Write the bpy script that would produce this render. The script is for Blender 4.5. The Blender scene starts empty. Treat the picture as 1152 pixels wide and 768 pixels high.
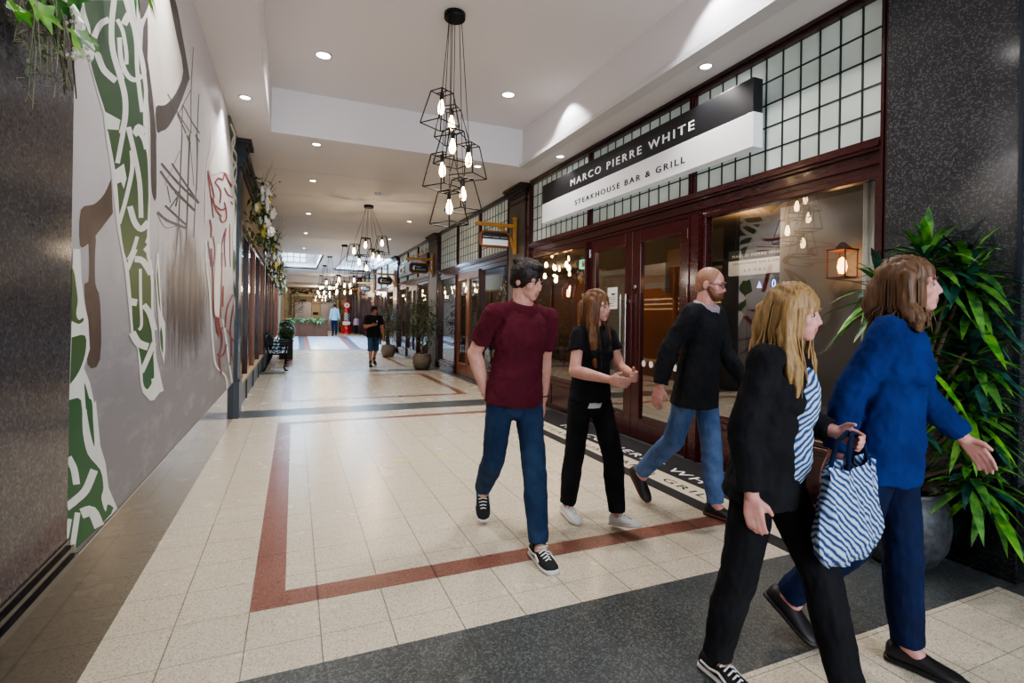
import bpy, bmesh, math, random
from mathutils import Vector, Matrix, noise
PI = math.pi
random.seed(7)
SC = bpy.context.scene
COL = SC.collection
V = Vector

# ------------------------------------------------------------------ helpers
def lin(c):
    c = c / 255.0
    return c / 12.92 if c <= 0.04045 else ((c + 0.055) / 1.055) ** 2.4
def rgb(r, g, b): return (lin(r), lin(g), lin(b), 1.0)

class MB:
    """collects shapes, then links them as ONE mesh object"""
    def __init__(self): self.v = []; self.f = []; self.m = []; self.s = []
    def add(self, vs, fs, m=0, smooth=False):
        b = len(self.v); self.v += [V(p) for p in vs]
        for f in fs: self.f.append([b + i for i in f]); self.m.append(m); self.s.append(smooth)
    def box(self, x0, x1, y0, y1, z0, z1, m=0):
        self.add([(x0,y0,z0),(x1,y0,z0),(x1,y1,z0),(x0,y1,z0),(x0,y0,z1),(x1,y0,z1),(x1,y1,z1),(x0,y1,z1)],
                 [(0,3,2,1),(4,5,6,7),(0,1,5,4),(1,2,6,5),(2,3,7,6),(3,0,4,7)], m)
    def obox(self, c, sx, sy, sz, R=None, m=0):
        R = R or Matrix.Identity(3); c = V(c)
        vs = [c + R @ V((a*sx/2, b*sy/2, d*sz/2)) for d in (-1,1) for (a,b) in ((-1,-1),(1,-1),(1,1),(-1,1))]
        self.add(vs, [(0,3,2,1),(4,5,6,7),(0,1,5,4),(1,2,6,5),(2,3,7,6),(3,0,4,7)], m)
    def quad(self, a, b, c, d, m=0): self.add([a,b,c,d], [(0,1,2,3)], m)
    def poly(self, pts, m=0): self.add(pts, [tuple(range(len(pts)))], m)
    def tube(self, pts, r, n=8, m=0, cap=True, smooth=True):
        pts = [V(p) for p in pts]; N = len(pts)
        rs = r if isinstance(r, (list, tuple)) else [r]*N
        vs = []; up = None
        for i, p in enumerate(pts):
            t = (pts[min(i+1,N-1)] - pts[max(i-1,0)])
            t = t.normalized() if t.length > 1e-9 else V((0,0,1))
            if up is None:
                up = V((0,0,1)) if abs(t.z) < .9 else V((1,0,0))
            a = t.cross(up)
            if a.length < 1e-6: a = t.cross(V((0,1,0)))
            a.normalize(); b = a.cross(t).normalized(); up = b
            for k in range(n):
                q = 2*PI*k/n; vs.append(p + (a*math.cos(q) + b*math.sin(q))*rs[i])
        fs = []
        for i in range(N-1):
            for k in range(n):
                fs.append((i*n+k, i*n+(k+1)%n, (i+1)*n+(k+1)%n, (i+1)*n+k))
        self.add(vs, fs, m, smooth)
        if cap: self.add(vs[:n], [tuple(range(n))[::-1]], m); self.add(vs[-n:], [tuple(range(n))], m)
    def bar(self, a, b, w, m=0):                       # square bar
        self.tube([a, b], w*.7071, 4, m, True, False)
    def lathe(self, prof, c=(0,0,0), n=20, m=0, smooth=True, ax=None, cap=True):
        c = V(c); R = ax or Matrix.Identity(3); vs = []
        for (r, z) in prof:
            for k in range(n):
                q = 2*PI*k/n; vs.append(c + R @ V((r*math.cos(q), r*math.sin(q), z)))
        fs = []
        for i in range(len(prof)-1):
            for k in range(n): fs.append((i*n+k, i*n+(k+1)%n, (i+1)*n+(k+1)%n, (i+1)*n+k))
        self.add(vs, fs, m, smooth)
        if max(z for _, z in prof)-min(z for _, z in prof) < 1e-9: cap = False
        if cap and prof[0][0] > 1e-6: self.add(vs[:n], [tuple(range(n))[::-1]], m)
        if cap and prof[-1][0] > 1e-6: self.add(vs[-n:], [tuple(range(n))], m)
    def ell(self, c, r, R=None, m=0, nu=14, nv=10):
        c = V(c); R = R or Matrix.Identity(3); vs = [c + R @ V((0,0,-r[2]))]; fs = []
        for j in range(1, nv):
            a = -PI/2 + PI*j/nv
            for k in range(nu):
                q = 2*PI*k/nu
                vs.append(c + R @ V((r[0]*math.cos(a)*math.cos(q), r[1]*math.cos(a)*math.sin(q), r[2]*math.sin(a))))
        vs.append(c + R @ V((0,0,r[2])))
        for k in range(nu): fs.append((0, 1+(k+1)%nu, 1+k))
        for j in range(nv-2):
            for k in range(nu):
                a = 1+j*nu+k; b = 1+j*nu+(k+1)%nu; fs.append((a, b, b+nu, a+nu))
        e = len(vs)-1; b0 = 1+(nv-2)*nu
        for k in range(nu): fs.append((b0+k, b0+(k+1)%nu, e))
        self.add(vs, fs, m, True)
    def cone(self, a, ra, b, rb, m=0, round_=True, n=14, flat=1.0, fdir=None):
        """tapered limb; round_ puts a ball on both ends; flat squashes it along fdir"""
        a = V(a); b = V(b); t = (b-a)
        if t.length < 1e-6: return
        t.normalize(); e = V(fdir) if fdir else (V((1,0,0)) if abs(t.x) < .8 else V((0,1,0)))
        y = (e - t*e.dot(t)).normalized(); x = t.cross(y)
        vs = []; rows = []
        if round_:
            for j in range(4):
                q = PI/2*(1-j/4.0); rows.append((a - t*ra*math.sin(q)*.999, ra*math.cos(q)))
        rows.append((a, ra)); rows.append((a.lerp(b,.5), (ra+rb)/2)); rows.append((b, rb))
        if round_:
            for j in range(1,5):
                q = PI/2*j/4.0; rows.append((b + t*rb*math.sin(q)*.999, rb*math.cos(q)))
        for (p, r) in rows:
            r = max(r, 1e-4)
            for k in range(n):
                q = 2*PI*k/n; vs.append(p + x*(r*math.cos(q)) + y*(r*flat*math.sin(q)))
        fs = []
        for i in range(len(rows)-1):
            for k in range(n): fs.append((i*n+k, i*n+(k+1)%n, (i+1)*n+(k+1)%n, (i+1)*n+k))
        fs.append(tuple(range(n))[::-1]); L = (len(rows)-1)*n; fs.append(tuple(L+k for k in range(n)))
        self.add(vs, fs, m, True)
    def mesh(self, name):
        me = bpy.data.meshes.new(name)
        me.from_pydata([tuple(p) for p in self.v], [], self.f)
        for p, mi, s in zip(me.polygons, self.m, self.s): p.material_index = mi; p.use_smooth = s
        me.update(); return me
    def build(self, name, mats, parent=None, at=None, bevel=0):
        """vertices are in the parent's space (or world space; `at` then becomes the origin)"""
        if at is not None:
            a = V(at); self.v = [p - a for p in self.v]
        me = self.mesh(name)
        for mt in (mats if isinstance(mats, (list, tuple)) else [mats]): me.materials.append(mt)
        o = bpy.data.objects.new(name, me); COL.objects.link(o)
        if at is not None: o.location = at
        if parent is not None: o.parent = parent
        if bevel:
            b = o.modifiers.new('bevel', 'BEVEL'); b.width = bevel; b.segments = 2; b.limit_method = 'ANGLE'
        return o

def tag(o, label=None, cat=None, group=None, kind=None):
    if label: o['label'] = label
    if cat: o['category'] = cat
    if group: o['group'] = group
    if kind: o['kind'] = kind
    return o
def empty(name, loc=(0,0,0), rz=0.0):
    o = bpy.data.objects.new(name, None); COL.objects.link(o)
    o.location = loc; o.rotation_euler = (0,0,rz); o.empty_display_size = .1
    return o
def thing(name, label, cat, loc=(0,0,0), rz=0.0, group=None): return tag(empty(name, loc, rz), label, cat, group)
def struct(name, mb, mats, parent=None, at=None, bevel=0):
    o = mb.build(name, mats, parent, at, bevel)
    if parent is None: o['kind'] = 'structure'
    return o
def copy_tree(o, parent=None):
    c = o.copy(); COL.objects.link(c)
    if parent is not None: c.parent = parent
    for ch in list(o.children): copy_tree(ch, c)
    return c
def bpoint(loc, power, color, parent=None, r=.05, name='lamp'):
    l = bpy.data.lights.new(name, 'POINT'); l.energy = power; l.color = color; l.shadow_soft_size = r
    o = bpy.data.objects.new(name, l); COL.objects.link(o); o.location = loc
    if parent: o.parent = parent
    return o

# remesh a soup of closed pieces into one continuous skin
def remesh(mb, voxel, smooth=4, fac=.5, name='skin'):
    me = mb.mesh(name); o = bpy.data.objects.new(name, me); COL.objects.link(o)
    r = o.modifiers.new('r', 'REMESH'); r.mode = 'VOXEL'; r.voxel_size = voxel; r.use_smooth_shade = True
    if smooth:
        s = o.modifiers.new('s', 'SMOOTH'); s.iterations = smooth; s.factor = fac
    dg = bpy.context.evaluated_depsgraph_get()
    new = bpy.data.meshes.new_from_object(o.evaluated_get(dg), depsgraph=dg)
    bpy.data.objects.remove(o); bpy.data.meshes.remove(me)
    for p in new.polygons: p.use_smooth = True
    return new
def link_mesh(name, me, mats, parent=None):
    me.name = name; me.materials.clear()
    for mt in (mats if isinstance(mats, (list, tuple)) else [mats]): me.materials.append(mt)
    o = bpy.data.objects.new(name, me); COL.objects.link(o)
    if parent is not None: o.parent = parent
    return o

def text_mb(body, o, u, v, width, height, depth=.006, spacing=1.0, m=0, mb=None):
    """letters starting at point o, running along u, up along v, fitted to width x cap height"""
    cu = bpy.data.curves.new('letters', 'FONT'); cu.body = body; cu.size = 1; cu.space_character = spacing
    cu.extrude = .02; cu.resolution_u = 3
    ob = bpy.data.objects.new('letters', cu); COL.objects.link(ob)
    dg = bpy.context.evaluated_depsgraph_get(); me = bpy.data.meshes.new_from_object(ob.evaluated_get(dg), depsgraph=dg)
    bpy.data.objects.remove(ob); bpy.data.curves.remove(cu)
    xs = [q.co.x for q in me.vertices]; ys = [q.co.y for q in me.vertices]
    x0, x1, y0, y1 = min(xs), max(xs), min(ys), max(ys)
    u = V(u).normalized(); v = V(v).normalized(); w = u.cross(v); o = V(o)
    sx = width/(x1-x0); sy = height/(y1-y0)
    mb = mb or MB()
    mb.add([o + u*((q.co.x-x0)*sx) + v*((q.co.y-y0)*sy) + w*(depth*(q.co.z/.04+.5)) for q in me.vertices],
           [tuple(p.vertices) for p in me.polygons], m)
    bpy.data.meshes.remove(me)
    return mb

# ------------------------------------------------------------------ materials
def mat(name, col=(.5,.5,.5,1), rough=.5, metal=0.0, spec=.5, ior=1.5, coat=0.0, emit=None, es=0.0):
    m = bpy.data.materials.new(name); m.use_nodes = True
    b = m.node_tree.nodes['Principled BSDF']
    b.inputs['Base Color'].default_value = col; b.inputs['Roughness'].default_value = rough
    b.inputs['Metallic'].default_value = metal; b.inputs['IOR'].default_value = ior
    b.inputs['Specular IOR Level'].default_value = spec; b.inputs['Coat Weight'].default_value = coat
    b.inputs['Coat Roughness'].default_value = .08
    if emit: b.inputs['Emission Color'].default_value = emit; b.inputs['Emission Strength'].default_value = es
    return m
class NT:
    def __init__(self, m): self.t = m.node_tree; self.b = self.t.nodes['Principled BSDF']
    def n(self, typ, **kw):
        x = self.t.nodes.new(typ)
        for k, val in kw.items():
            if k.startswith('i_'):
                key = k[2:].replace('_', ' ')
                x.inputs[int(key) if key.isdigit() else key].default_value = val
            else: setattr(x, k, val)
        return x
    def l(self, a, b): self.t.links.new(a, b)
    def math(self, op, a, b=None, c=None):
        x = self.t.nodes.new('ShaderNodeMath'); x.operation = op
        for i, q in enumerate((a, b, c)):
            if q is None: continue
            if isinstance(q, (int, float)): x.inputs[i].default_value = q
            else: self.l(q, x.inputs[i])
        return x.outputs[0]
    def ramp(self, fac, stops):
        x = self.t.nodes.new('ShaderNodeValToRGB'); e = x.color_ramp.elements
        while len(e) < len(stops): e.new(.5)
        for q, (p, c) in zip(e, stops): q.position = p; q.color = c
        self.l(fac, x.inputs[0]); return x.outputs[0]
    def mix(self, fac, a, b, blend='MIX'):
        x = self.t.nodes.new('ShaderNodeMix'); x.data_type = 'RGBA'; x.blend_type = blend
        for q, s in ((fac, x.inputs[0]), (a, x.inputs[6]), (b, x.inputs[7])):
            if isinstance(q, (int, float)): s.default_value = q
            elif isinstance(q, tuple): s.default_value = q
            else: self.l(q, s)
        return x.outputs[2]
    def coord(self): return self.n('ShaderNodeNewGeometry').outputs['Position']
    def obj(self): return self.n('ShaderNodeTexCoord').outputs['Object']
    def noise(self, vec, scale, detail=3, rough=.6):
        x = self.n('ShaderNodeTexNoise'); x.inputs['Scale'].default_value = scale; x.inputs['Detail'].default_value = detail
        x.inputs['Roughness'].default_value = rough; self.l(vec, x.inputs['Vector']); return x.outputs[0]
    def bump(self, h, strength=.2, dist=.01):
        x = self.n('ShaderNodeBump'); x.inputs['Strength'].default_value = strength; x.inputs['Distance'].default_value = dist
        self.l(h, x.inputs['Height']); self.l(x.outputs[0], self.b.inputs['Normal'])
def stone(name, base, dark, light, rough=.25, joints=True, fleck=130.0, spec=.5, pitch=.305, jcol=.35, coat=0.0, ior=1.5):
    """terrazzo: a ground with dark and pale chips, and tile joints on a square grid"""
    m = mat(name, base, rough, spec=spec, coat=coat, ior=ior); n = NT(m); p = n.coord()
    vo = n.n('ShaderNodeTexVoronoi'); vo.inputs['Scale'].default_value = fleck; n.l(p, vo.inputs['Vector'])
    sp = n.n('ShaderNodeSeparateColor'); n.l(vo.outputs['Color'], sp.inputs[0])
    c = n.mix(n.ramp(sp.outputs[0], [(0,(1,1,1,1)),(.2,(1,1,1,1)),(.26,(0,0,0,1)),(1,(0,0,0,1))]), base, dark)
    c = n.mix(n.ramp(sp.outputs[1], [(0,(0,0,0,1)),(.72,(0,0,0,1)),(.8,(1,1,1,1)),(1,(1,1,1,1))]), c, light)
    c = n.mix(.25, c, n.ramp(n.noise(p, 1.6), [(.3, base),(.7, light)]))
    if joints:
        s = n.n('ShaderNodeSeparateXYZ'); n.l(p, s.inputs[0])
        d = []
        for ax, off in ((0, .13), (1, 2.73)):
            f = n.math('FRACT', n.math('DIVIDE', n.math('SUBTRACT', s.outputs[ax], off - pitch*100), pitch))
            d.append(n.math('MINIMUM', f, n.math('SUBTRACT', 1.0, f)))
        e = n.math('MINIMUM', d[0], n.math('MULTIPLY', d[1], 1.6))
        c = n.mix(n.ramp(e, [(0,(jcol,)*3+(1,)),(.006,(jcol,)*3+(1,)),(.011,(1,1,1,1)),(1,(1,1,1,1))]), (0,0,0,1), c)
        # the ramp is used as the mixing factor: joints pull towards black
    n.l(c, n.b.inputs['Base Color'])
    n.l(n.math('ADD', rough-.05, n.math('MULTIPLY', n.noise(p, 3.0), .12)), n.b.inputs['Roughness'])
    return m
M = {}
M['cream'] = stone('terrazzo_cream', rgb(202,191,170), rgb(168,150,126), rgb(218,209,192), .25, fleck=190.0)
M['cream_daylit'] = stone('terrazzo_cream_daylit', rgb(196,206,218), rgb(170,180,194), rgb(214,222,230), .25, fleck=190.0)  # cream tile of the far zone, cool daylight mixed into its colour
M['red'] = stone('terrazzo_red', rgb(132,86,73), rgb(104,64,54), rgb(158,114,99), .28, pitch=.61, fleck=190.0)
M['slate'] = stone('terrazzo_dark', rgb(66,70,70), rgb(38,42,42), rgb(104,108,106), .32, pitch=.61, jcol=.75)
M['blueband'] = stone('terrazzo_blue_grey', rgb(74,88,102), rgb(60,70,82), rgb(96,108,120), .42)
M['mauve'] = stone('terrazzo_mauve', rgb(132,80,82), rgb(104,62,64), rgb(156,110,110), .42)
M['granite'] = stone('dark_granite', rgb(50,50,53), rgb(36,36,39), rgb(92,92,94), .12, False, 120.0, .6)
M['granite_l'] = stone('grey_granite', rgb(74,71,73), rgb(58,56,58), rgb(94,91,93), .12, False, 120.0, .5, ior=1.36)
M['granite_b'] = stone('black_granite', rgb(20,20,22), rgb(8,8,9), rgb(46,46,48), .1, False, 95.0, .6)
M['plinth'] = mat('polished_brown_granite', rgb(48,39,31), .05, spec=.5, ior=1.36)
M['plinth'].node_tree.nodes['Principled BSDF'].inputs['Specular Tint'].default_value = (.72,.57,.40,1)
def _plinth():
    n = NT(M['plinth']); p = n.coord(); s = n.n('ShaderNodeSeparateXYZ'); n.l(p, s.inputs[0])
    f = n.math('FRACT', n.math('DIVIDE', n.math('ADD', s.outputs[1], 50.0), .62))
    d = n.math('MINIMUM', f, n.math('SUBTRACT', 1.0, f))
    c = n.ramp(n.noise(p, 60.0, 2), [(.35, rgb(44,36,29)),(.65, rgb(62,51,41))])
    n.l(n.mix(n.ramp(d, [(0,(.2,.2,.2,1)),(.004,(.2,.2,.2,1)),(.008,(1,1,1,1))]), (.01,.008,.006,1), c), n.b.inputs['Base Color'])
_plinth()
def wood(name, a, b, rough=.25, coat=.3, scale=6.0):
    m = mat(name, a, rough, coat=coat); n = NT(m); p = n.obj()
    mp = n.n('ShaderNodeMapping'); mp.inputs['Scale'].default_value = (scale*4, scale*.8, scale*4); n.l(p, mp.inputs[0])
    n.l(n.ramp(n.noise(mp.outputs[0], 1.5, 4), [(.3, a),(.7, b)]), n.b.inputs['Base Color']); return m
M['maroon'] = wood('oxblood_wood', rgb(58,20,22), rgb(72,26,28), .22, .3)
M['maroon_d'] = wood('dark_oxblood_wood', rgb(42,17,18), rgb(52,22,22), .3, .2)
M['oak'] = wood('gilt_oak', rgb(168,118,48), rgb(206,152,72), .4, .1)
M['copper'] = mat('copper_paint', rgb(150,82,44), .4, .3)
M['warmframe'] = wood('chestnut_frame', rgb(120,66,40), rgb(150,92,58), .3, .3)
M['brownwood'] = wood('planter_oak', rgb(82,50,32), rgb(104,68,46), .5, .0)
M['teal'] = mat('dark_teal_paint', rgb(38,46,56), .35)
M['white'] = mat('white_paint', rgb(226,224,222), .6)
M['ceil'] = mat('ceiling_paint', rgb(222,219,222), .75)
M['trim'] = mat('gloss_trim_paint', rgb(205,203,206), .5)
M['black'] = mat('black_metal', rgb(20,20,22), .45, .5)
M['blackpl'] = mat('black_plastic', rgb(16,16,17), .5)
M['steel'] = mat('brushed_steel', rgb(190,188,184), .25, 1.0)
M['chrome'] = mat('satin_chrome', rgb(205,205,205), .18, 1.0)
M['signblack'] = mat('sign_black', rgb(24,25,30), .45)
M['signwhite'] = mat('sign_white_acrylic', rgb(232,233,236), .3, emit=(.9,.94,1,1), es=.12)
M['paper'] = mat('white_paper', rgb(228,228,226), .8)
M['pillar'] = mat('grey_stone_paint', rgb(84,78,74), .55)
M['pillar_d'] = mat('umber_capital', rgb(46,36,32), .5)
M['lead'] = mat('lead_came', rgb(44,48,48), .5, .2)
def frosted():
    m = mat('frosted_glass', rgb(196,206,202), .28, spec=.5); n = NT(m); p = n.coord()
    n.l(n.ramp(n.noise(p, 1.3, 2), [(.35, rgb(176,186,180)),(.65, rgb(212,220,216))]), n.b.inputs['Base Color'])
    n.b.inputs['Emission Color'].default_value = rgb(198,214,210); n.b.inputs['Emission Strength'].default_value = .13  # faint glow built into the panes to brighten them
    return m
M['frosted'] = frosted()
def glass(name, tint, f0=.045, rough=.01):
    m = bpy.data.materials.new(name); m.use_nodes = True; t = m.node_tree; t.nodes.clear()
    o = t.nodes.new('ShaderNodeOutputMaterial'); mx = t.nodes.new('ShaderNodeMixShader')
    tr = t.nodes.new('ShaderNodeBsdfTransparent'); tr.inputs[0].default_value = tint
    gl = t.nodes.new('ShaderNodeBsdfGlossy'); gl.inputs['Roughness'].default_value = rough
    fr = t.nodes.new('ShaderNodeLayerWeight'); fr.inputs[0].default_value = .35
    mm = t.nodes.new('ShaderNodeMath'); mm.operation = 'MULTIPLY_ADD'; mm.inputs[1].default_value = .34; mm.inputs[2].default_value = f0
    t.links.new(fr.outputs['Fresnel'], mm.inputs[0]); t.links.new(mm.outputs[0], mx.inputs[0])
    t.links.new(tr.outputs[0], mx.inputs[1]); t.links.new(gl.outputs[0], mx.inputs[2]); t.links.new(mx.outputs[0], o.inputs[0])
    return m
M['glass'] = glass('shop_glass', (.8,.82,.8,1))
M['bulbglass'] = mat('warm_filament_bulb', (1,.8,.5,1), .3, emit=(1,.70,.36,1), es=24.0)
M['lens'] = mat('downlight_lens', (1,1,1,1), .3, emit=(1,.97,.93,1), es=30.0)
M['sky'] = mat('rooflight_glass', (.8,.9,1,1), .3, emit=(.74,.86,1,1), es=1.7)
M['lantern'] = mat('lantern_glass', (1,.6,.25,1), .4, emit=(1,.52,.2,1), es=9.0)
M['exit'] = mat('exit_green', (0,.5,.4,1), .4, emit=(.05,.8,.65,1), es=1.6)
M['bluedisp'] = mat('blue_display', (.2,.3,1,1), .4, emit=(.35,.45,1,1), es=4.0)
M['purple'] = mat('purple_glow', (.3,.2,1,1), .4, emit=(.28,.16,1,1), es=5.0)
M['warmglow'] = mat('warm_strip', (1,.8,.5,1), .4, emit=(1,.74,.42,1), es=1.0)
M['room'] = mat('restaurant_wall', rgb(104,98,94), .8)
M['roomwarm'] = mat('restaurant_warm_wall', rgb(118,84,56), .8)
M['roomceil'] = mat('restaurant_ceiling', rgb(120,98,72), .8)
M['roomfloor'] = wood('restaurant_floor', rgb(70,48,34), rgb(96,70,50), .35, 0.0)
M['shopwall'] = mat('shop_wall', rgb(170,158,144), .8)
M['orange'] = mat('orange_panel', rgb(158,98,62), .6)
M['greypanel'] = mat('grey_screen', rgb(148,146,148), .7)
M['lettergold'] = mat('gold_letters', rgb(206,164,84), .35, .6)
M['yellow'] = mat('yellow_tape', rgb(206,206,60), .6)
M['greige'] = mat('beige_plaster', rgb(186,172,146), .7)
M['greige_d'] = mat('dark_beige_plaster', rgb(140,126,104), .7)
M['redpaint'] = mat('red_enamel', rgb(190,36,32), .3, coat=.4)
def leafmat(name, a, b, rough=.4):
    m = mat(name, a, rough); n = NT(m); p = n.coord()
    n.l(n.ramp(n.noise(p, 14.0, 2), [(.38, a),(.62, b)]), n.b.inputs['Base Color'])
    return m
M['leaf'] = leafmat('green_leaf', rgb(38,84,40), rgb(96,150,60))
M['leafteal'] = leafmat('blue_green_leaf', rgb(20,58,54), rgb(48,104,84))
M['leafbright'] = leafmat('bright_leaf', rgb(52,122,34), rgb(120,178,56))
M['leafdark'] = leafmat('dark_leaf', rgb(26,46,28), rgb(58,86,46))
M['leafficus'] = leafmat('ficus_leaf', rgb(44,66,38), rgb(112,132,84))
M['leafmint'] = leafmat('fern_leaf', rgb(84,160,104), rgb(150,214,160))
M['leafdry'] = leafmat('dried_leaf', rgb(104,112,84), rgb(150,152,120))
M['bark'] = mat('bark', rgb(96,78,58), .8)
M['bloom'] = mat('white_petals', rgb(228,224,216), .6)
M['bloomy'] = mat('yellow_petals', rgb(210,196,90), .6)
M['soil'] = mat('soil', rgb(48,38,30), .9)
def potmat(name, a, b):
    m = mat(name, a, .45); n = NT(m); p = n.obj()
    n.l(n.ramp(n.noise(p, 30.0, 4), [(.35, a),(.65, b)]), n.b.inputs['Base Color']); return m
M['pot'] = potmat('stone_pot', rgb(112,104,92), rgb(150,140,126))
M['potdark'] = potmat('charcoal_pot', rgb(46,48,52), rgb(76,78,82))

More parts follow.
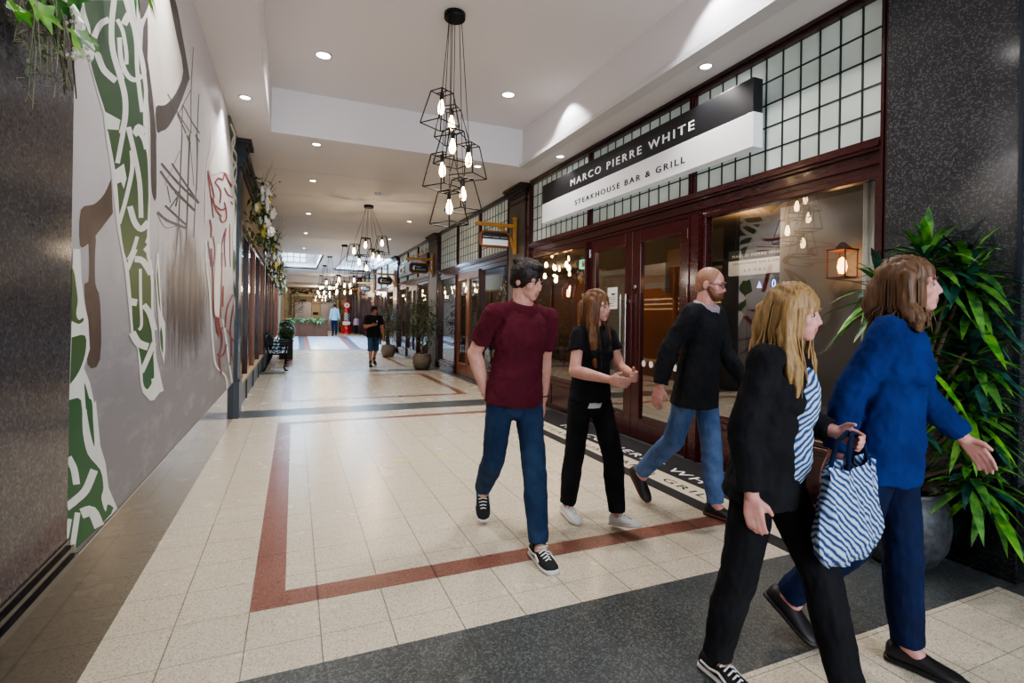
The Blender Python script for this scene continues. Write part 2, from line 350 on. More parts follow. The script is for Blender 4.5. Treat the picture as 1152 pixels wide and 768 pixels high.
MURAL=[
('cream',[(3.298,2.996),(3.327,3.105),(3.79,3.366),(4.002,3.256),(4.243,3.121),(4.004,2.867),(3.81,2.725),(3.511,2.597),(3.373,2.655),(3.311,2.779)]),
('umber',[(3.79,3.366),(3.831,3.397),(3.892,3.44),(3.96,3.462),(4.031,3.444),(4.111,3.401),(4.194,3.353),(4.291,3.301),(4.393,3.241),(4.464,3.191),(4.49,3.172),(4.48,3.165),(4.435,3.128),(4.347,3.037),(4.231,2.922),(4.118,2.818),(4.012,2.729),(3.908,2.649),(3.82,2.587),(3.75,2.547),(3.692,2.522),(3.642,2.502),(3.598,2.48),(3.56,2.463),(3.531,2.465),(3.507,2.497),(3.492,2.547),(3.503,2.593),(3.553,2.623),(3.632,2.65),(3.719,2.686),(3.809,2.736),(3.908,2.798),(4.004,2.867),(4.104,2.949),(4.2,3.04),(4.243,3.121),(4.186,3.183),(4.079,3.228),(4.002,3.256)]),
('umber',[(3.116,2.986),(3.179,3.025),(3.268,3.078),(3.327,3.105),(3.317,3.075),(3.271,3.017),(3.231,2.969),(3.205,2.944),(3.183,2.928),(3.168,2.918)]),
('umber',[(3.218,2.899),(3.241,2.935),(3.273,2.982),(3.298,2.996),(3.309,2.946),(3.313,2.862),(3.31,2.788),(3.3,2.737),(3.283,2.698),(3.264,2.68),(3.243,2.698),(3.219,2.737),(3.202,2.766)]),
('umber',[(3.311,2.779),(3.336,2.749),(3.372,2.704),(3.41,2.651),(3.45,2.584),(3.491,2.508),(3.52,2.448),(3.529,2.43),(3.525,2.43),(3.523,2.401),(3.533,2.304),(3.545,2.178),(3.543,2.086),(3.516,2.058),(3.477,2.067),(3.445,2.089),(3.428,2.12),(3.419,2.165),(3.41,2.221),(3.402,2.296),(3.394,2.382),(3.385,2.453),(3.373,2.494),(3.359,2.521),(3.343,2.549),(3.322,2.591),(3.299,2.634),(3.283,2.665)]),
('brown',[(2.752,2.003),(2.731,1.979),(2.701,1.947),(2.667,1.916),(2.63,1.891),(2.59,1.869),(2.548,1.849),(2.498,1.835),(2.448,1.823),(2.414,1.803),(2.401,1.759),(2.401,1.706),(2.411,1.668),(2.43,1.661),(2.459,1.67),(2.489,1.683),(2.516,1.695),(2.543,1.71),(2.573,1.727),(2.608,1.748),(2.646,1.771),(2.683,1.794),(2.721,1.818),(2.757,1.84),(2.782,1.857)]),
('brown',[(2.495,1.689),(2.517,1.703),(2.549,1.722),(2.573,1.727),(2.578,1.707),(2.573,1.673),(2.57,1.637),(2.57,1.602),(2.572,1.566),(2.579,1.534),(2.596,1.514),(2.619,1.499),(2.637,1.463),(2.651,1.387),(2.659,1.291),(2.648,1.221),(2.606,1.193),(2.548,1.192),(2.506,1.213),(2.492,1.263),(2.491,1.334),(2.488,1.398),(2.476,1.448),(2.464,1.489),(2.459,1.52),(2.469,1.531),(2.488,1.531),(2.503,1.539),(2.507,1.568),(2.506,1.604),(2.505,1.63)]),
('mast',([(4.216,2.675),(4.209,2.623),(4.199,2.548),(4.188,2.465),(4.179,2.386),(4.172,2.31),(4.167,2.232),(4.162,2.158),(4.155,2.093),(4.146,2.045),(4.135,2.008),(4.124,1.973),(4.11,1.932),(4.093,1.879),(4.074,1.819),(4.056,1.765),(4.043,1.728)],[(4.263,2.69),(4.256,2.637),(4.246,2.562),(4.235,2.478),(4.225,2.398),(4.219,2.321),(4.214,2.242),(4.208,2.166),(4.201,2.101),(4.191,2.052),(4.181,2.014),(4.169,1.978),(4.155,1.938),(4.138,1.884),(4.118,1.823),(4.099,1.769),(4.086,1.731)])),
('mast',([(4.488,2.763),(4.482,2.703),(4.473,2.618),(4.463,2.522),(4.454,2.43),(4.448,2.343),(4.442,2.254),(4.437,2.165),(4.43,2.079),(4.42,1.988),(4.408,1.896),(4.398,1.814),(4.39,1.758)],[(4.549,2.783),(4.543,2.722),(4.533,2.636),(4.523,2.538),(4.514,2.445),(4.508,2.356),(4.502,2.266),(4.496,2.175),(4.489,2.088),(4.479,1.996),(4.467,1.902),(4.456,1.82),(4.449,1.762)])),
('mast',([(4.786,2.86),(4.797,2.814),(4.814,2.749),(4.829,2.673),(4.833,2.594),(4.823,2.512),(4.802,2.423),(4.779,2.336),(4.761,2.257),(4.749,2.185),(4.74,2.116),(4.733,2.058),(4.728,2.017)],[(4.832,2.875),(4.844,2.829),(4.861,2.763),(4.876,2.686),(4.881,2.606),(4.87,2.523),(4.849,2.433),(4.825,2.345),(4.807,2.265),(4.795,2.193),(4.786,2.123),(4.779,2.064),(4.774,2.023)])),
('mast',([(3.623,2.3),(3.693,2.299),(3.797,2.297),(3.929,2.296),(4.077,2.296),(4.263,2.3),(4.498,2.307),(4.74,2.315),(4.925,2.321)],[(3.668,2.322),(3.74,2.321),(3.847,2.32),(3.982,2.319),(4.132,2.321),(4.322,2.326),(4.563,2.334),(4.813,2.344),(5.004,2.351)])),
('mast',([(3.601,2.25),(3.648,2.245),(3.715,2.238),(3.806,2.231),(3.92,2.225),(4.087,2.223),(4.312,2.222),(4.549,2.223),(4.73,2.223)],[(3.653,2.272),(3.701,2.267),(3.77,2.261),(3.862,2.254),(3.977,2.249),(4.147,2.248),(4.378,2.249),(4.623,2.251),(4.811,2.253)])),
('mast',([(3.903,2.377),(3.968,2.373),(4.067,2.367),(4.185,2.36),(4.309,2.353),(4.447,2.346),(4.609,2.338),(4.766,2.33),(4.882,2.325)],[(3.952,2.398),(4.02,2.394),(4.121,2.389),(4.243,2.382),(4.37,2.376),(4.512,2.369),(4.679,2.362),(4.841,2.356),(4.962,2.351)])),
('mast',([(3.744,2.073),(3.804,2.072),(3.895,2.07),(4,2.068),(4.098,2.066),(4.19,2.064),(4.285,2.062),(4.37,2.061),(4.432,2.06)],[(3.784,2.091),(3.845,2.09),(3.938,2.089),(4.046,2.087),(4.146,2.085),(4.24,2.084),(4.337,2.083),(4.425,2.082),(4.489,2.081)])),
('mast',([(3.549,1.997),(3.585,1.995),(3.636,1.991),(3.707,1.989),(3.798,1.989),(3.93,1.997),(4.102,2.01),(4.279,2.024),(4.411,2.034)],[(3.595,2.017),(3.632,2.015),(3.683,2.012),(3.75,2.009),(3.834,2.011),(3.961,2.019),(4.133,2.032),(4.312,2.047),(4.447,2.059)])),
('mast',([(3.874,2.074),(4.128,2.211)],[(3.845,2.073),(4.096,2.208)])),
('mast',([(3.545,1.998),(3.58,1.987),(3.633,1.97),(3.696,1.954),(3.768,1.947),(3.856,1.956),(3.96,1.976),(4.059,1.999),(4.13,2.015)],[(3.559,2.003),(3.595,1.992),(3.647,1.974),(3.711,1.959),(3.777,1.952),(3.856,1.961),(3.955,1.98),(4.052,2.003),(4.123,2.019)])),
('mast',([(4.165,2.539),(3.727,2.198)],[(4.181,2.542),(3.739,2.199)])),
('mast',([(4.513,2.718),(4.704,2.423)],[(4.533,2.725),(4.727,2.429)])),
('mast',([(4.864,2.843),(4.838,2.412)],[(4.887,2.85),(4.861,2.417)])),
('mast',([(4.378,2.712),(4.514,2.691)],[(4.437,2.736),(4.577,2.715)])),
('mast',([(4.731,2.825),(4.932,2.832)],[(4.782,2.847),(4.987,2.856)])),
('mast',([(3.79,2.211),(3.893,2.124)],[(3.813,2.218),(3.917,2.13)])),
('mast',([(4.106,2.072),(4.123,2.06),(4.149,2.042),(4.176,2.02),(4.197,1.992),(4.212,1.953),(4.224,1.905),(4.233,1.859),(4.239,1.827)],[(4.138,2.079),(4.156,2.067),(4.182,2.049),(4.21,2.026),(4.232,1.998),(4.248,1.958),(4.26,1.91),(4.269,1.863),(4.275,1.831)])),
('mast',([(4.013,2.214),(4.068,2.215),(4.151,2.216),(4.245,2.218),(4.332,2.221),(4.41,2.224),(4.486,2.228),(4.553,2.232),(4.602,2.235)],[(4.045,2.228),(4.101,2.229),(4.185,2.231),(4.281,2.234),(4.368,2.236),(4.445,2.24),(4.521,2.244),(4.589,2.249),(4.638,2.252)])),
('mast',([(4.14,2.258),(4.038,2.131)],[(4.19,2.267),(4.086,2.138)])),
('mast',([(3.77,2.773),(3.826,2.771),(3.909,2.768),(4.007,2.766),(4.108,2.765),(4.217,2.767),(4.343,2.772),(4.463,2.777),(4.551,2.781)],[(3.795,2.786),(3.851,2.784),(3.935,2.782),(4.035,2.779),(4.136,2.779),(4.247,2.782),(4.374,2.787),(4.496,2.793),(4.585,2.797)])),
('mast',([(4.213,2.875),(4.282,2.875),(4.386,2.875),(4.504,2.876),(4.611,2.878),(4.703,2.883),(4.792,2.89),(4.868,2.897),(4.923,2.901)],[(4.249,2.893),(4.319,2.893),(4.425,2.894),(4.545,2.895),(4.653,2.897),(4.746,2.903),(4.835,2.91),(4.913,2.917),(4.969,2.922)])),
('mast',([(4.59,3.459),(4.577,3.392),(4.557,3.298),(4.538,3.195),(4.527,3.101),(4.528,3.012),(4.537,2.921),(4.547,2.841),(4.554,2.784)],[(4.618,3.472),(4.605,3.405),(4.585,3.31),(4.566,3.206),(4.555,3.112),(4.556,3.022),(4.564,2.931),(4.575,2.85),(4.582,2.793)])),
('mast',([(4.861,3.207),(4.81,2.868)],[(4.893,3.219),(4.842,2.878)])),
('mast',([(4.525,3.108),(4.477,3.071),(4.411,3.019),(4.339,2.964),(4.276,2.915),(4.219,2.869),(4.163,2.824),(4.115,2.785),(4.082,2.759)],[(4.556,3.117),(4.507,3.08),(4.439,3.028),(4.367,2.972),(4.303,2.922),(4.246,2.877),(4.189,2.831),(4.14,2.792),(4.107,2.765)])),
('mast',([(4.05,2.75),(4.081,2.747),(4.127,2.743),(4.178,2.738),(4.223,2.734),(4.261,2.729),(4.297,2.724),(4.327,2.719),(4.349,2.716)],[(4.084,2.766),(4.116,2.763),(4.163,2.759),(4.215,2.754),(4.261,2.75),(4.3,2.745),(4.336,2.74),(4.367,2.736),(4.39,2.733)])),
('mast',([(4.217,2.867),(4.203,2.67)],[(4.247,2.878),(4.232,2.68)])),
('white',[(2.361,2.39),(2.417,2.553),(2.382,2.572),(2.946,2.891),(3.005,2.848),(3.158,2.807),(3.262,2.729),(3.321,2.616),(3.334,2.388),(3.36,2.256),(3.408,2.076),(3.399,1.921),(3.418,1.723),(3.458,1.707),(3.502,1.604),(3.51,1.474),(3.549,1.305),(3.597,1.157),(3.696,1.048),(3.795,0.934),(3.687,0.936),(3.564,0.911),(3.469,0.922),(3.314,0.988),(3.271,1.038),(3.201,1.23),(3.087,1.31),(2.969,1.611),(2.917,1.694),(2.915,1.695),(2.846,1.797),(2.805,1.884),(2.764,1.99),(2.731,2.065),(2.678,2.146),(2.654,2.204),(2.63,2.252),(2.567,2.299),(2.503,2.355),(2.45,2.392),(2.397,2.407)]),
('green',[(2.407,2.587),(2.411,2.578),(2.416,2.565),(2.426,2.551),(2.444,2.539),(2.467,2.525),(2.482,2.507),(2.48,2.482),(2.47,2.453),(2.467,2.426),(2.476,2.404),(2.491,2.383),(2.51,2.363),(2.533,2.344),(2.561,2.324),(2.587,2.306),(2.611,2.292),(2.635,2.278),(2.655,2.261),(2.671,2.233),(2.683,2.201),(2.692,2.179),(2.693,2.18),(2.691,2.192),(2.698,2.19),(2.722,2.16),(2.755,2.116),(2.784,2.076),(2.801,2.05),(2.815,2.03),(2.828,1.998),(2.846,1.943),(2.864,1.877),(2.882,1.819),(2.902,1.776),(2.922,1.741),(2.94,1.714),(2.953,1.698),(2.963,1.691),(2.975,1.681),(2.992,1.664),(3.01,1.643),(3.029,1.615),(3.045,1.578),(3.061,1.533),(3.077,1.485),(3.09,1.431),(3.103,1.374),(3.122,1.324),(3.151,1.288),(3.187,1.26),(3.221,1.229),(3.249,1.191),(3.274,1.15),(3.295,1.113),(3.306,1.082),(3.311,1.054),(3.324,1.032),(3.35,1.013),(3.383,0.998),(3.42,0.994),(3.467,1.004),(3.518,1.024),(3.555,1.051),(3.566,1.083),(3.56,1.119),(3.548,1.161),(3.529,1.206),(3.503,1.256),(3.483,1.307),(3.471,1.362),(3.464,1.419),(3.459,1.472),(3.456,1.519),(3.454,1.561),(3.446,1.601),(3.426,1.638),(3.4,1.672),(3.378,1.699),(3.363,1.713),(3.351,1.72),(3.344,1.742),(3.345,1.79),(3.35,1.853),(3.355,1.914),(3.361,1.965),(3.367,2.015),(3.368,2.068),(3.361,2.131),(3.349,2.196),(3.335,2.249),(3.32,2.276),(3.303,2.291),(3.29,2.31),(3.281,2.347),(3.275,2.389),(3.27,2.414),(3.266,2.403),(3.264,2.374),(3.259,2.364),(3.25,2.388),(3.239,2.429),(3.233,2.471),(3.237,2.51),(3.246,2.549),(3.246,2.586),(3.231,2.615),(3.208,2.64),(3.182,2.667),(3.157,2.699),(3.131,2.732),(3.098,2.76),(3.055,2.78),(3.007,2.796),(2.964,2.81),(2.929,2.826),(2.897,2.841),(2.876,2.851)]),
('white',([(2.713,2.76),(2.706,2.737),(2.697,2.703),(2.689,2.666),(2.685,2.633),(2.685,2.607),(2.688,2.582),(2.695,2.559),(2.708,2.538),(2.728,2.519),(2.756,2.502),(2.785,2.485),(2.81,2.469),(2.832,2.453),(2.853,2.439),(2.87,2.423),(2.883,2.406),(2.89,2.385),(2.892,2.362),(2.891,2.338),(2.887,2.315),(2.878,2.292),(2.865,2.268),(2.851,2.246),(2.842,2.231)],[(2.787,2.8),(2.781,2.775),(2.771,2.74),(2.762,2.702),(2.758,2.67),(2.759,2.644),(2.762,2.62),(2.769,2.598),(2.781,2.577),(2.802,2.559),(2.83,2.542),(2.861,2.526),(2.888,2.509),(2.912,2.493),(2.934,2.478),(2.954,2.462),(2.968,2.442),(2.976,2.419),(2.979,2.394),(2.978,2.368),(2.974,2.342),(2.963,2.316),(2.948,2.289),(2.933,2.266),(2.923,2.251)])),
('white',([(2.889,2.286),(2.881,2.268),(2.869,2.241),(2.856,2.212),(2.843,2.184),(2.831,2.156),(2.817,2.127),(2.805,2.101),(2.797,2.084)],[(2.959,2.306),(2.95,2.287),(2.937,2.26),(2.924,2.229),(2.91,2.201),(2.897,2.172),(2.883,2.142),(2.87,2.116),(2.862,2.097)])),
('white',([(2.672,2.666),(2.653,2.654),(2.624,2.634),(2.588,2.609),(2.557,2.581),(2.532,2.554),(2.512,2.527),(2.493,2.501),(2.479,2.475),(2.468,2.45),(2.46,2.424),(2.455,2.402),(2.451,2.387)],[(2.702,2.657),(2.681,2.644),(2.655,2.627),(2.632,2.61),(2.613,2.594),(2.594,2.574),(2.575,2.55),(2.557,2.524),(2.543,2.501),(2.533,2.477),(2.525,2.452),(2.519,2.429),(2.515,2.413)])),
('white',([(2.518,2.44),(2.531,2.433),(2.549,2.422),(2.573,2.412),(2.603,2.405),(2.643,2.406),(2.689,2.412),(2.733,2.418),(2.764,2.423)],[(2.583,2.478),(2.597,2.471),(2.616,2.461),(2.639,2.451),(2.664,2.446),(2.697,2.448),(2.74,2.454),(2.784,2.461),(2.816,2.466)])),
('white',([(2.771,2.703),(2.786,2.703),(2.807,2.702),(2.83,2.699),(2.85,2.692),(2.866,2.679),(2.881,2.661),(2.894,2.642),(2.904,2.624),(2.909,2.609),(2.91,2.594),(2.909,2.581),(2.909,2.571)],[(2.816,2.735),(2.831,2.735),(2.854,2.734),(2.88,2.731),(2.903,2.724),(2.921,2.71),(2.937,2.691),(2.951,2.671),(2.961,2.653),(2.967,2.636),(2.968,2.62),(2.968,2.606),(2.967,2.597)])),
('white',([(2.796,2.639),(2.799,2.623),(2.804,2.599),(2.812,2.575),(2.825,2.555),(2.843,2.541),(2.866,2.531),(2.893,2.525),(2.922,2.522),(2.955,2.524),(2.993,2.531),(3.034,2.542),(3.08,2.559),(3.13,2.583),(3.172,2.609),(3.206,2.631),(3.228,2.646)],[(2.861,2.673),(2.865,2.656),(2.87,2.632),(2.878,2.608),(2.891,2.589),(2.908,2.577),(2.93,2.568),(2.955,2.562),(2.981,2.56),(3.006,2.562),(3.033,2.567),(3.058,2.574),(3.076,2.58),(3.094,2.589),(3.121,2.606),(3.15,2.626),(3.172,2.641)])),
('white',([(2.914,2.763),(2.934,2.776),(2.959,2.794),(2.971,2.802),(2.979,2.804),(2.998,2.8),(3.019,2.787),(3.038,2.768),(3.054,2.746),(3.063,2.719),(3.068,2.687),(3.071,2.653),(3.079,2.621),(3.092,2.59),(3.108,2.56),(3.125,2.531),(3.14,2.507),(3.153,2.486),(3.165,2.469),(3.175,2.456),(3.182,2.447)],[(2.885,2.765),(2.903,2.777),(2.935,2.8),(2.985,2.829),(3.034,2.844),(3.062,2.839),(3.086,2.826),(3.107,2.806),(3.124,2.782),(3.135,2.754),(3.139,2.721),(3.143,2.686),(3.151,2.654),(3.164,2.623),(3.182,2.592),(3.199,2.563),(3.215,2.538),(3.229,2.518),(3.241,2.501),(3.251,2.487),(3.259,2.478)])),
('white',([(2.934,2.762),(3.013,2.853)],[(2.842,2.729),(2.915,2.816)])),
('white',([(2.848,2.519),(2.887,2.492)],[(2.872,2.531),(2.912,2.505)])),
('white',[(2.647,2.258),(2.859,2.295),(2.836,2.242),(2.682,2.195)]),
('white',([(3.056,2.301),(3.026,2.319)],[(2.986,2.272),(2.957,2.29)])),
('white',([(3.135,2.319),(3.145,2.33),(3.157,2.345),(3.169,2.357),(3.154,2.352),(3.154,2.35),(3.185,2.352),(3.22,2.352),(3.246,2.353)],[(3.051,2.3),(3.059,2.311),(3.072,2.327),(3.093,2.347),(3.148,2.376),(3.209,2.39),(3.254,2.393),(3.293,2.395),(3.32,2.396)])),
('white',([(2.942,2.288),(2.962,2.271),(2.99,2.248),(3.022,2.22),(3.051,2.192),(3.077,2.165),(3.104,2.136),(3.128,2.106),(3.147,2.072),(3.161,2.029),(3.171,1.981),(3.177,1.936),(3.182,1.905)],[(3.013,2.317),(3.034,2.301),(3.064,2.277),(3.098,2.249),(3.129,2.22),(3.157,2.192),(3.185,2.162),(3.211,2.13),(3.233,2.094),(3.248,2.05),(3.258,1.999),(3.265,1.953),(3.27,1.921)])),
('white',([(3.114,2.299),(3.128,2.307),(3.145,2.317),(3.155,2.322),(3.147,2.32),(3.154,2.32),(3.175,2.32),(3.197,2.318),(3.216,2.314),(3.231,2.307),(3.244,2.297),(3.254,2.287),(3.262,2.28)],[(3.055,2.299),(3.067,2.307),(3.089,2.32),(3.124,2.337),(3.178,2.355),(3.22,2.361),(3.252,2.361),(3.282,2.358),(3.307,2.353),(3.327,2.345),(3.343,2.334),(3.355,2.323),(3.363,2.316)])),
('white',([(3.005,2.198),(3.01,2.184),(3.018,2.164),(3.022,2.14),(3.019,2.111),(3.003,2.075),(2.98,2.033),(2.954,1.99),(2.929,1.951),(2.903,1.913),(2.875,1.876),(2.85,1.844),(2.833,1.822)],[(3.073,2.219),(3.079,2.205),(3.087,2.185),(3.092,2.158),(3.087,2.127),(3.071,2.088),(3.046,2.044),(3.018,2),(2.992,1.959),(2.964,1.92),(2.935,1.881),(2.909,1.848),(2.891,1.826)])),
('white',[(2.774,2.04),(2.92,2.112),(2.965,2.055),(2.925,1.996),(2.885,2.019),(2.795,1.986)]),
('white',([(2.979,1.922),(2.993,1.91),(3.012,1.893),(3.036,1.874),(3.062,1.859),(3.091,1.848),(3.125,1.84),(3.168,1.836),(3.235,1.84),(3.301,1.858),(3.351,1.88),(3.391,1.901),(3.419,1.914)],[(3.072,1.947),(3.086,1.935),(3.107,1.918),(3.13,1.899),(3.154,1.886),(3.179,1.878),(3.204,1.872),(3.225,1.87),(3.222,1.869),(3.23,1.872),(3.261,1.887),(3.296,1.905),(3.322,1.918)])),
('white',([(3.128,1.804),(3.114,1.788),(3.096,1.766),(3.075,1.742),(3.056,1.722),(3.036,1.707),(3.016,1.693),(2.997,1.682),(2.984,1.674)],[(3.194,1.808),(3.18,1.792),(3.16,1.768),(3.138,1.743),(3.116,1.722),(3.094,1.705),(3.071,1.69),(3.051,1.678),(3.037,1.67)])),
('white',[(3.387,1.871),(3.306,1.794),(3.37,1.797),(3.274,1.753),(3.396,1.729)]),
('white',([(3.091,1.738),(3.08,1.729),(3.065,1.716),(3.048,1.701),(3.031,1.686),(3.012,1.669),(2.992,1.651),(2.974,1.635),(2.961,1.624)],[(3.166,1.739),(3.155,1.729),(3.139,1.715),(3.121,1.7),(3.103,1.685),(3.083,1.668),(3.062,1.649),(3.042,1.633),(3.029,1.622)])),
('white',([(3.116,1.671),(3.144,1.673),(3.178,1.676),(3.209,1.677),(3.234,1.676),(3.269,1.667),(3.313,1.652),(3.356,1.635),(3.387,1.623)],[(3.123,1.703),(3.149,1.706),(3.192,1.709),(3.251,1.712),(3.314,1.708),(3.37,1.696),(3.423,1.678),(3.471,1.661),(3.504,1.649)])),
('white',([(3.197,1.644),(3.2,1.614),(3.204,1.569),(3.209,1.52),(3.214,1.478),(3.221,1.443),(3.23,1.41),(3.236,1.381),(3.237,1.359),(3.229,1.347),(3.218,1.341),(3.205,1.338),(3.194,1.334)],[(3.252,1.649),(3.255,1.618),(3.259,1.572),(3.264,1.523),(3.27,1.48),(3.277,1.444),(3.285,1.411),(3.292,1.381),(3.293,1.357),(3.283,1.341),(3.264,1.331),(3.246,1.326),(3.236,1.323)])),
('white',([(3.041,1.455),(3.163,1.451)],[(3.059,1.49),(3.183,1.487)])),
('white',([(3.256,1.45),(3.279,1.442),(3.312,1.433),(3.345,1.421),(3.374,1.407),(3.402,1.387),(3.431,1.36),(3.456,1.334),(3.475,1.316)],[(3.343,1.471),(3.367,1.464),(3.404,1.454),(3.448,1.439),(3.489,1.42),(3.524,1.396),(3.557,1.367),(3.585,1.339),(3.605,1.32)])),
('white',([(3.038,1.313),(3.055,1.303),(3.081,1.287),(3.116,1.268),(3.162,1.25),(3.223,1.236),(3.288,1.225),(3.345,1.216),(3.383,1.211)],[(3.151,1.327),(3.17,1.316),(3.197,1.3),(3.227,1.285),(3.253,1.275),(3.286,1.268),(3.335,1.26),(3.389,1.253),(3.429,1.248)])),
('white',([(3.481,1.254),(3.454,1.238),(3.416,1.215),(3.376,1.191),(3.341,1.17),(3.31,1.153),(3.279,1.137),(3.253,1.123),(3.235,1.114)],[(3.588,1.238),(3.559,1.221),(3.519,1.198),(3.476,1.173),(3.438,1.152),(3.404,1.134),(3.371,1.117),(3.343,1.103),(3.324,1.093)])),
('white',([(3.481,1.044),(3.533,0.957)],[(3.536,1.04),(3.59,0.951)])),
('white',([(3.518,1.187),(3.523,1.164),(3.531,1.132),(3.539,1.097),(3.545,1.064),(3.546,1.034),(3.545,1.003),(3.543,0.975),(3.542,0.956)],[(3.556,1.184),(3.562,1.162),(3.57,1.129),(3.578,1.093),(3.583,1.06),(3.585,1.029),(3.584,0.998),(3.582,0.97),(3.581,0.951)])),
('white',[(3.568,1.766),(3.618,1.772),(3.661,1.577),(3.725,1.402),(3.806,1.349),(3.816,1.192),(3.789,1.103),(3.686,1.2),(3.621,1.402),(3.537,1.642)]),
('green',[(3.581,1.719),(3.594,1.682),(3.612,1.629),(3.63,1.575),(3.651,1.518),(3.672,1.461),(3.681,1.427),(3.671,1.429),(3.649,1.454),(3.626,1.488),(3.604,1.536),(3.582,1.592),(3.567,1.633)]),
('green',[(3.698,1.339),(3.711,1.323),(3.73,1.301),(3.745,1.274),(3.754,1.236),(3.76,1.194),(3.757,1.17),(3.74,1.176),(3.715,1.2),(3.695,1.225),(3.682,1.252),(3.674,1.281),(3.669,1.302)]),
('white',[(2.338,1.646),(2.407,1.654),(2.423,1.545),(2.452,1.46),(2.498,1.387),(2.52,1.272),(2.462,1.203),(2.526,1.14),(2.58,1.048),(2.596,1.058),(2.63,0.95),(2.659,0.856),(2.727,0.768),(2.773,0.646),(2.901,0.51),(2.822,0.507),(2.31,0.551),(2.318,0.727),(2.325,1.1),(2.326,1.149),(2.335,1.389)]),
('green',[(2.328,1.577),(2.334,1.575),(2.342,1.572),(2.351,1.563),(2.36,1.547),(2.369,1.525),(2.377,1.504),(2.383,1.488),(2.388,1.473),(2.39,1.458),(2.386,1.442),(2.379,1.425),(2.377,1.412),(2.382,1.401),(2.392,1.393),(2.403,1.388),(2.417,1.389),(2.432,1.394),(2.444,1.396),(2.45,1.393),(2.452,1.389),(2.449,1.384),(2.438,1.379),(2.422,1.375),(2.404,1.373),(2.38,1.376),(2.354,1.381),(2.335,1.385)]),
('green',[(2.338,1.325),(2.374,1.328),(2.427,1.332),(2.468,1.327),(2.482,1.31),(2.481,1.284),(2.473,1.259),(2.458,1.235),(2.436,1.212),(2.411,1.193),(2.382,1.177),(2.351,1.164),(2.329,1.156)]),
('green',[(2.325,1.1),(2.357,1.099),(2.403,1.097),(2.439,1.082),(2.452,1.048),(2.454,1.002),(2.459,0.959),(2.473,0.924),(2.491,0.89),(2.517,0.857),(2.562,0.823),(2.617,0.788),(2.663,0.755),(2.688,0.722),(2.7,0.692),(2.705,0.667),(2.699,0.652),(2.686,0.643),(2.681,0.63),(2.695,0.604),(2.717,0.573),(2.737,0.553),(2.747,0.556),(2.754,0.571),(2.763,0.576),(2.802,0.559),(2.846,0.533),(2.813,0.517),(2.642,0.517),(2.437,0.527),(2.31,0.551),(2.283,0.604),(2.3,0.675),(2.318,0.727)]),
('green',[(2.486,1.075),(2.504,1.076),(2.528,1.075),(2.549,1.066),(2.559,1.043),(2.564,1.012),(2.569,0.978),(2.579,0.937),(2.588,0.892),(2.59,0.868),(2.577,0.88),(2.555,0.911),(2.536,0.943),(2.521,0.973),(2.508,1.003),(2.499,1.024)]),
('green',[(2.465,1.147),(2.471,1.142),(2.48,1.134),(2.492,1.119),(2.512,1.091),(2.536,1.055),(2.547,1.03),(2.532,1.027),(2.506,1.034),(2.486,1.041)]),
('white',([(2.297,0.895),(2.307,0.885),(2.321,0.872),(2.335,0.857),(2.346,0.843),(2.354,0.827),(2.362,0.809),(2.368,0.792),(2.372,0.78)],[(2.352,0.893),(2.362,0.883),(2.377,0.869),(2.395,0.851),(2.409,0.833),(2.42,0.814),(2.429,0.793),(2.435,0.775),(2.44,0.763)])),
('white',([(2.548,0.792),(2.532,0.781),(2.511,0.766),(2.488,0.751),(2.465,0.741),(2.445,0.737),(2.422,0.735),(2.397,0.735),(2.373,0.735),(2.35,0.735),(2.326,0.735),(2.306,0.736),(2.291,0.736)],[(2.633,0.757),(2.616,0.746),(2.593,0.73),(2.566,0.714),(2.538,0.702),(2.508,0.697),(2.477,0.695),(2.448,0.696),(2.423,0.696),(2.397,0.696),(2.371,0.697),(2.349,0.698),(2.334,0.699)])),
('white',([(2.478,0.618),(2.499,0.613),(2.527,0.607),(2.544,0.603),(2.539,0.606),(2.548,0.597),(2.569,0.573),(2.589,0.547),(2.604,0.528)],[(2.438,0.669),(2.457,0.665),(2.491,0.659),(2.541,0.646),(2.608,0.616),(2.652,0.581),(2.682,0.548),(2.706,0.519),(2.722,0.499)])),
('white',([(2.393,0.672),(2.341,0.541)],[(2.448,0.65),(2.393,0.516)])),
('white',([(2.327,0.673),(2.299,0.609)],[(2.365,0.656),(2.335,0.592)])),
('white',([(2.415,1.152),(2.448,1.046)],[(2.448,1.15),(2.482,1.042)])),
('white',[(6.217,3.306),(6.646,3.464),(6.834,3.282),(7.034,3.089),(6.33,2.95),(5.601,2.73),(5.438,2.753)]),
('white',[(6.024,2.128),(6.46,2.183),(6.423,1.768),(6.3,1.377),(5.954,1.404),(5.889,1.737)]),
('white',([(5.524,3.1),(5.517,3.068),(5.508,3.024),(5.493,2.973),(5.468,2.922),(5.428,2.874),(5.375,2.826),(5.323,2.774),(5.287,2.714),(5.269,2.639),(5.262,2.555),(5.261,2.471),(5.259,2.398),(5.257,2.339),(5.257,2.286),(5.258,2.244),(5.258,2.214)],[(5.598,3.123),(5.591,3.091),(5.581,3.046),(5.566,2.994),(5.54,2.941),(5.497,2.892),(5.443,2.843),(5.391,2.79),(5.354,2.73),(5.336,2.656),(5.329,2.57),(5.328,2.485),(5.326,2.412),(5.324,2.351),(5.324,2.298),(5.325,2.255),(5.325,2.224)])),
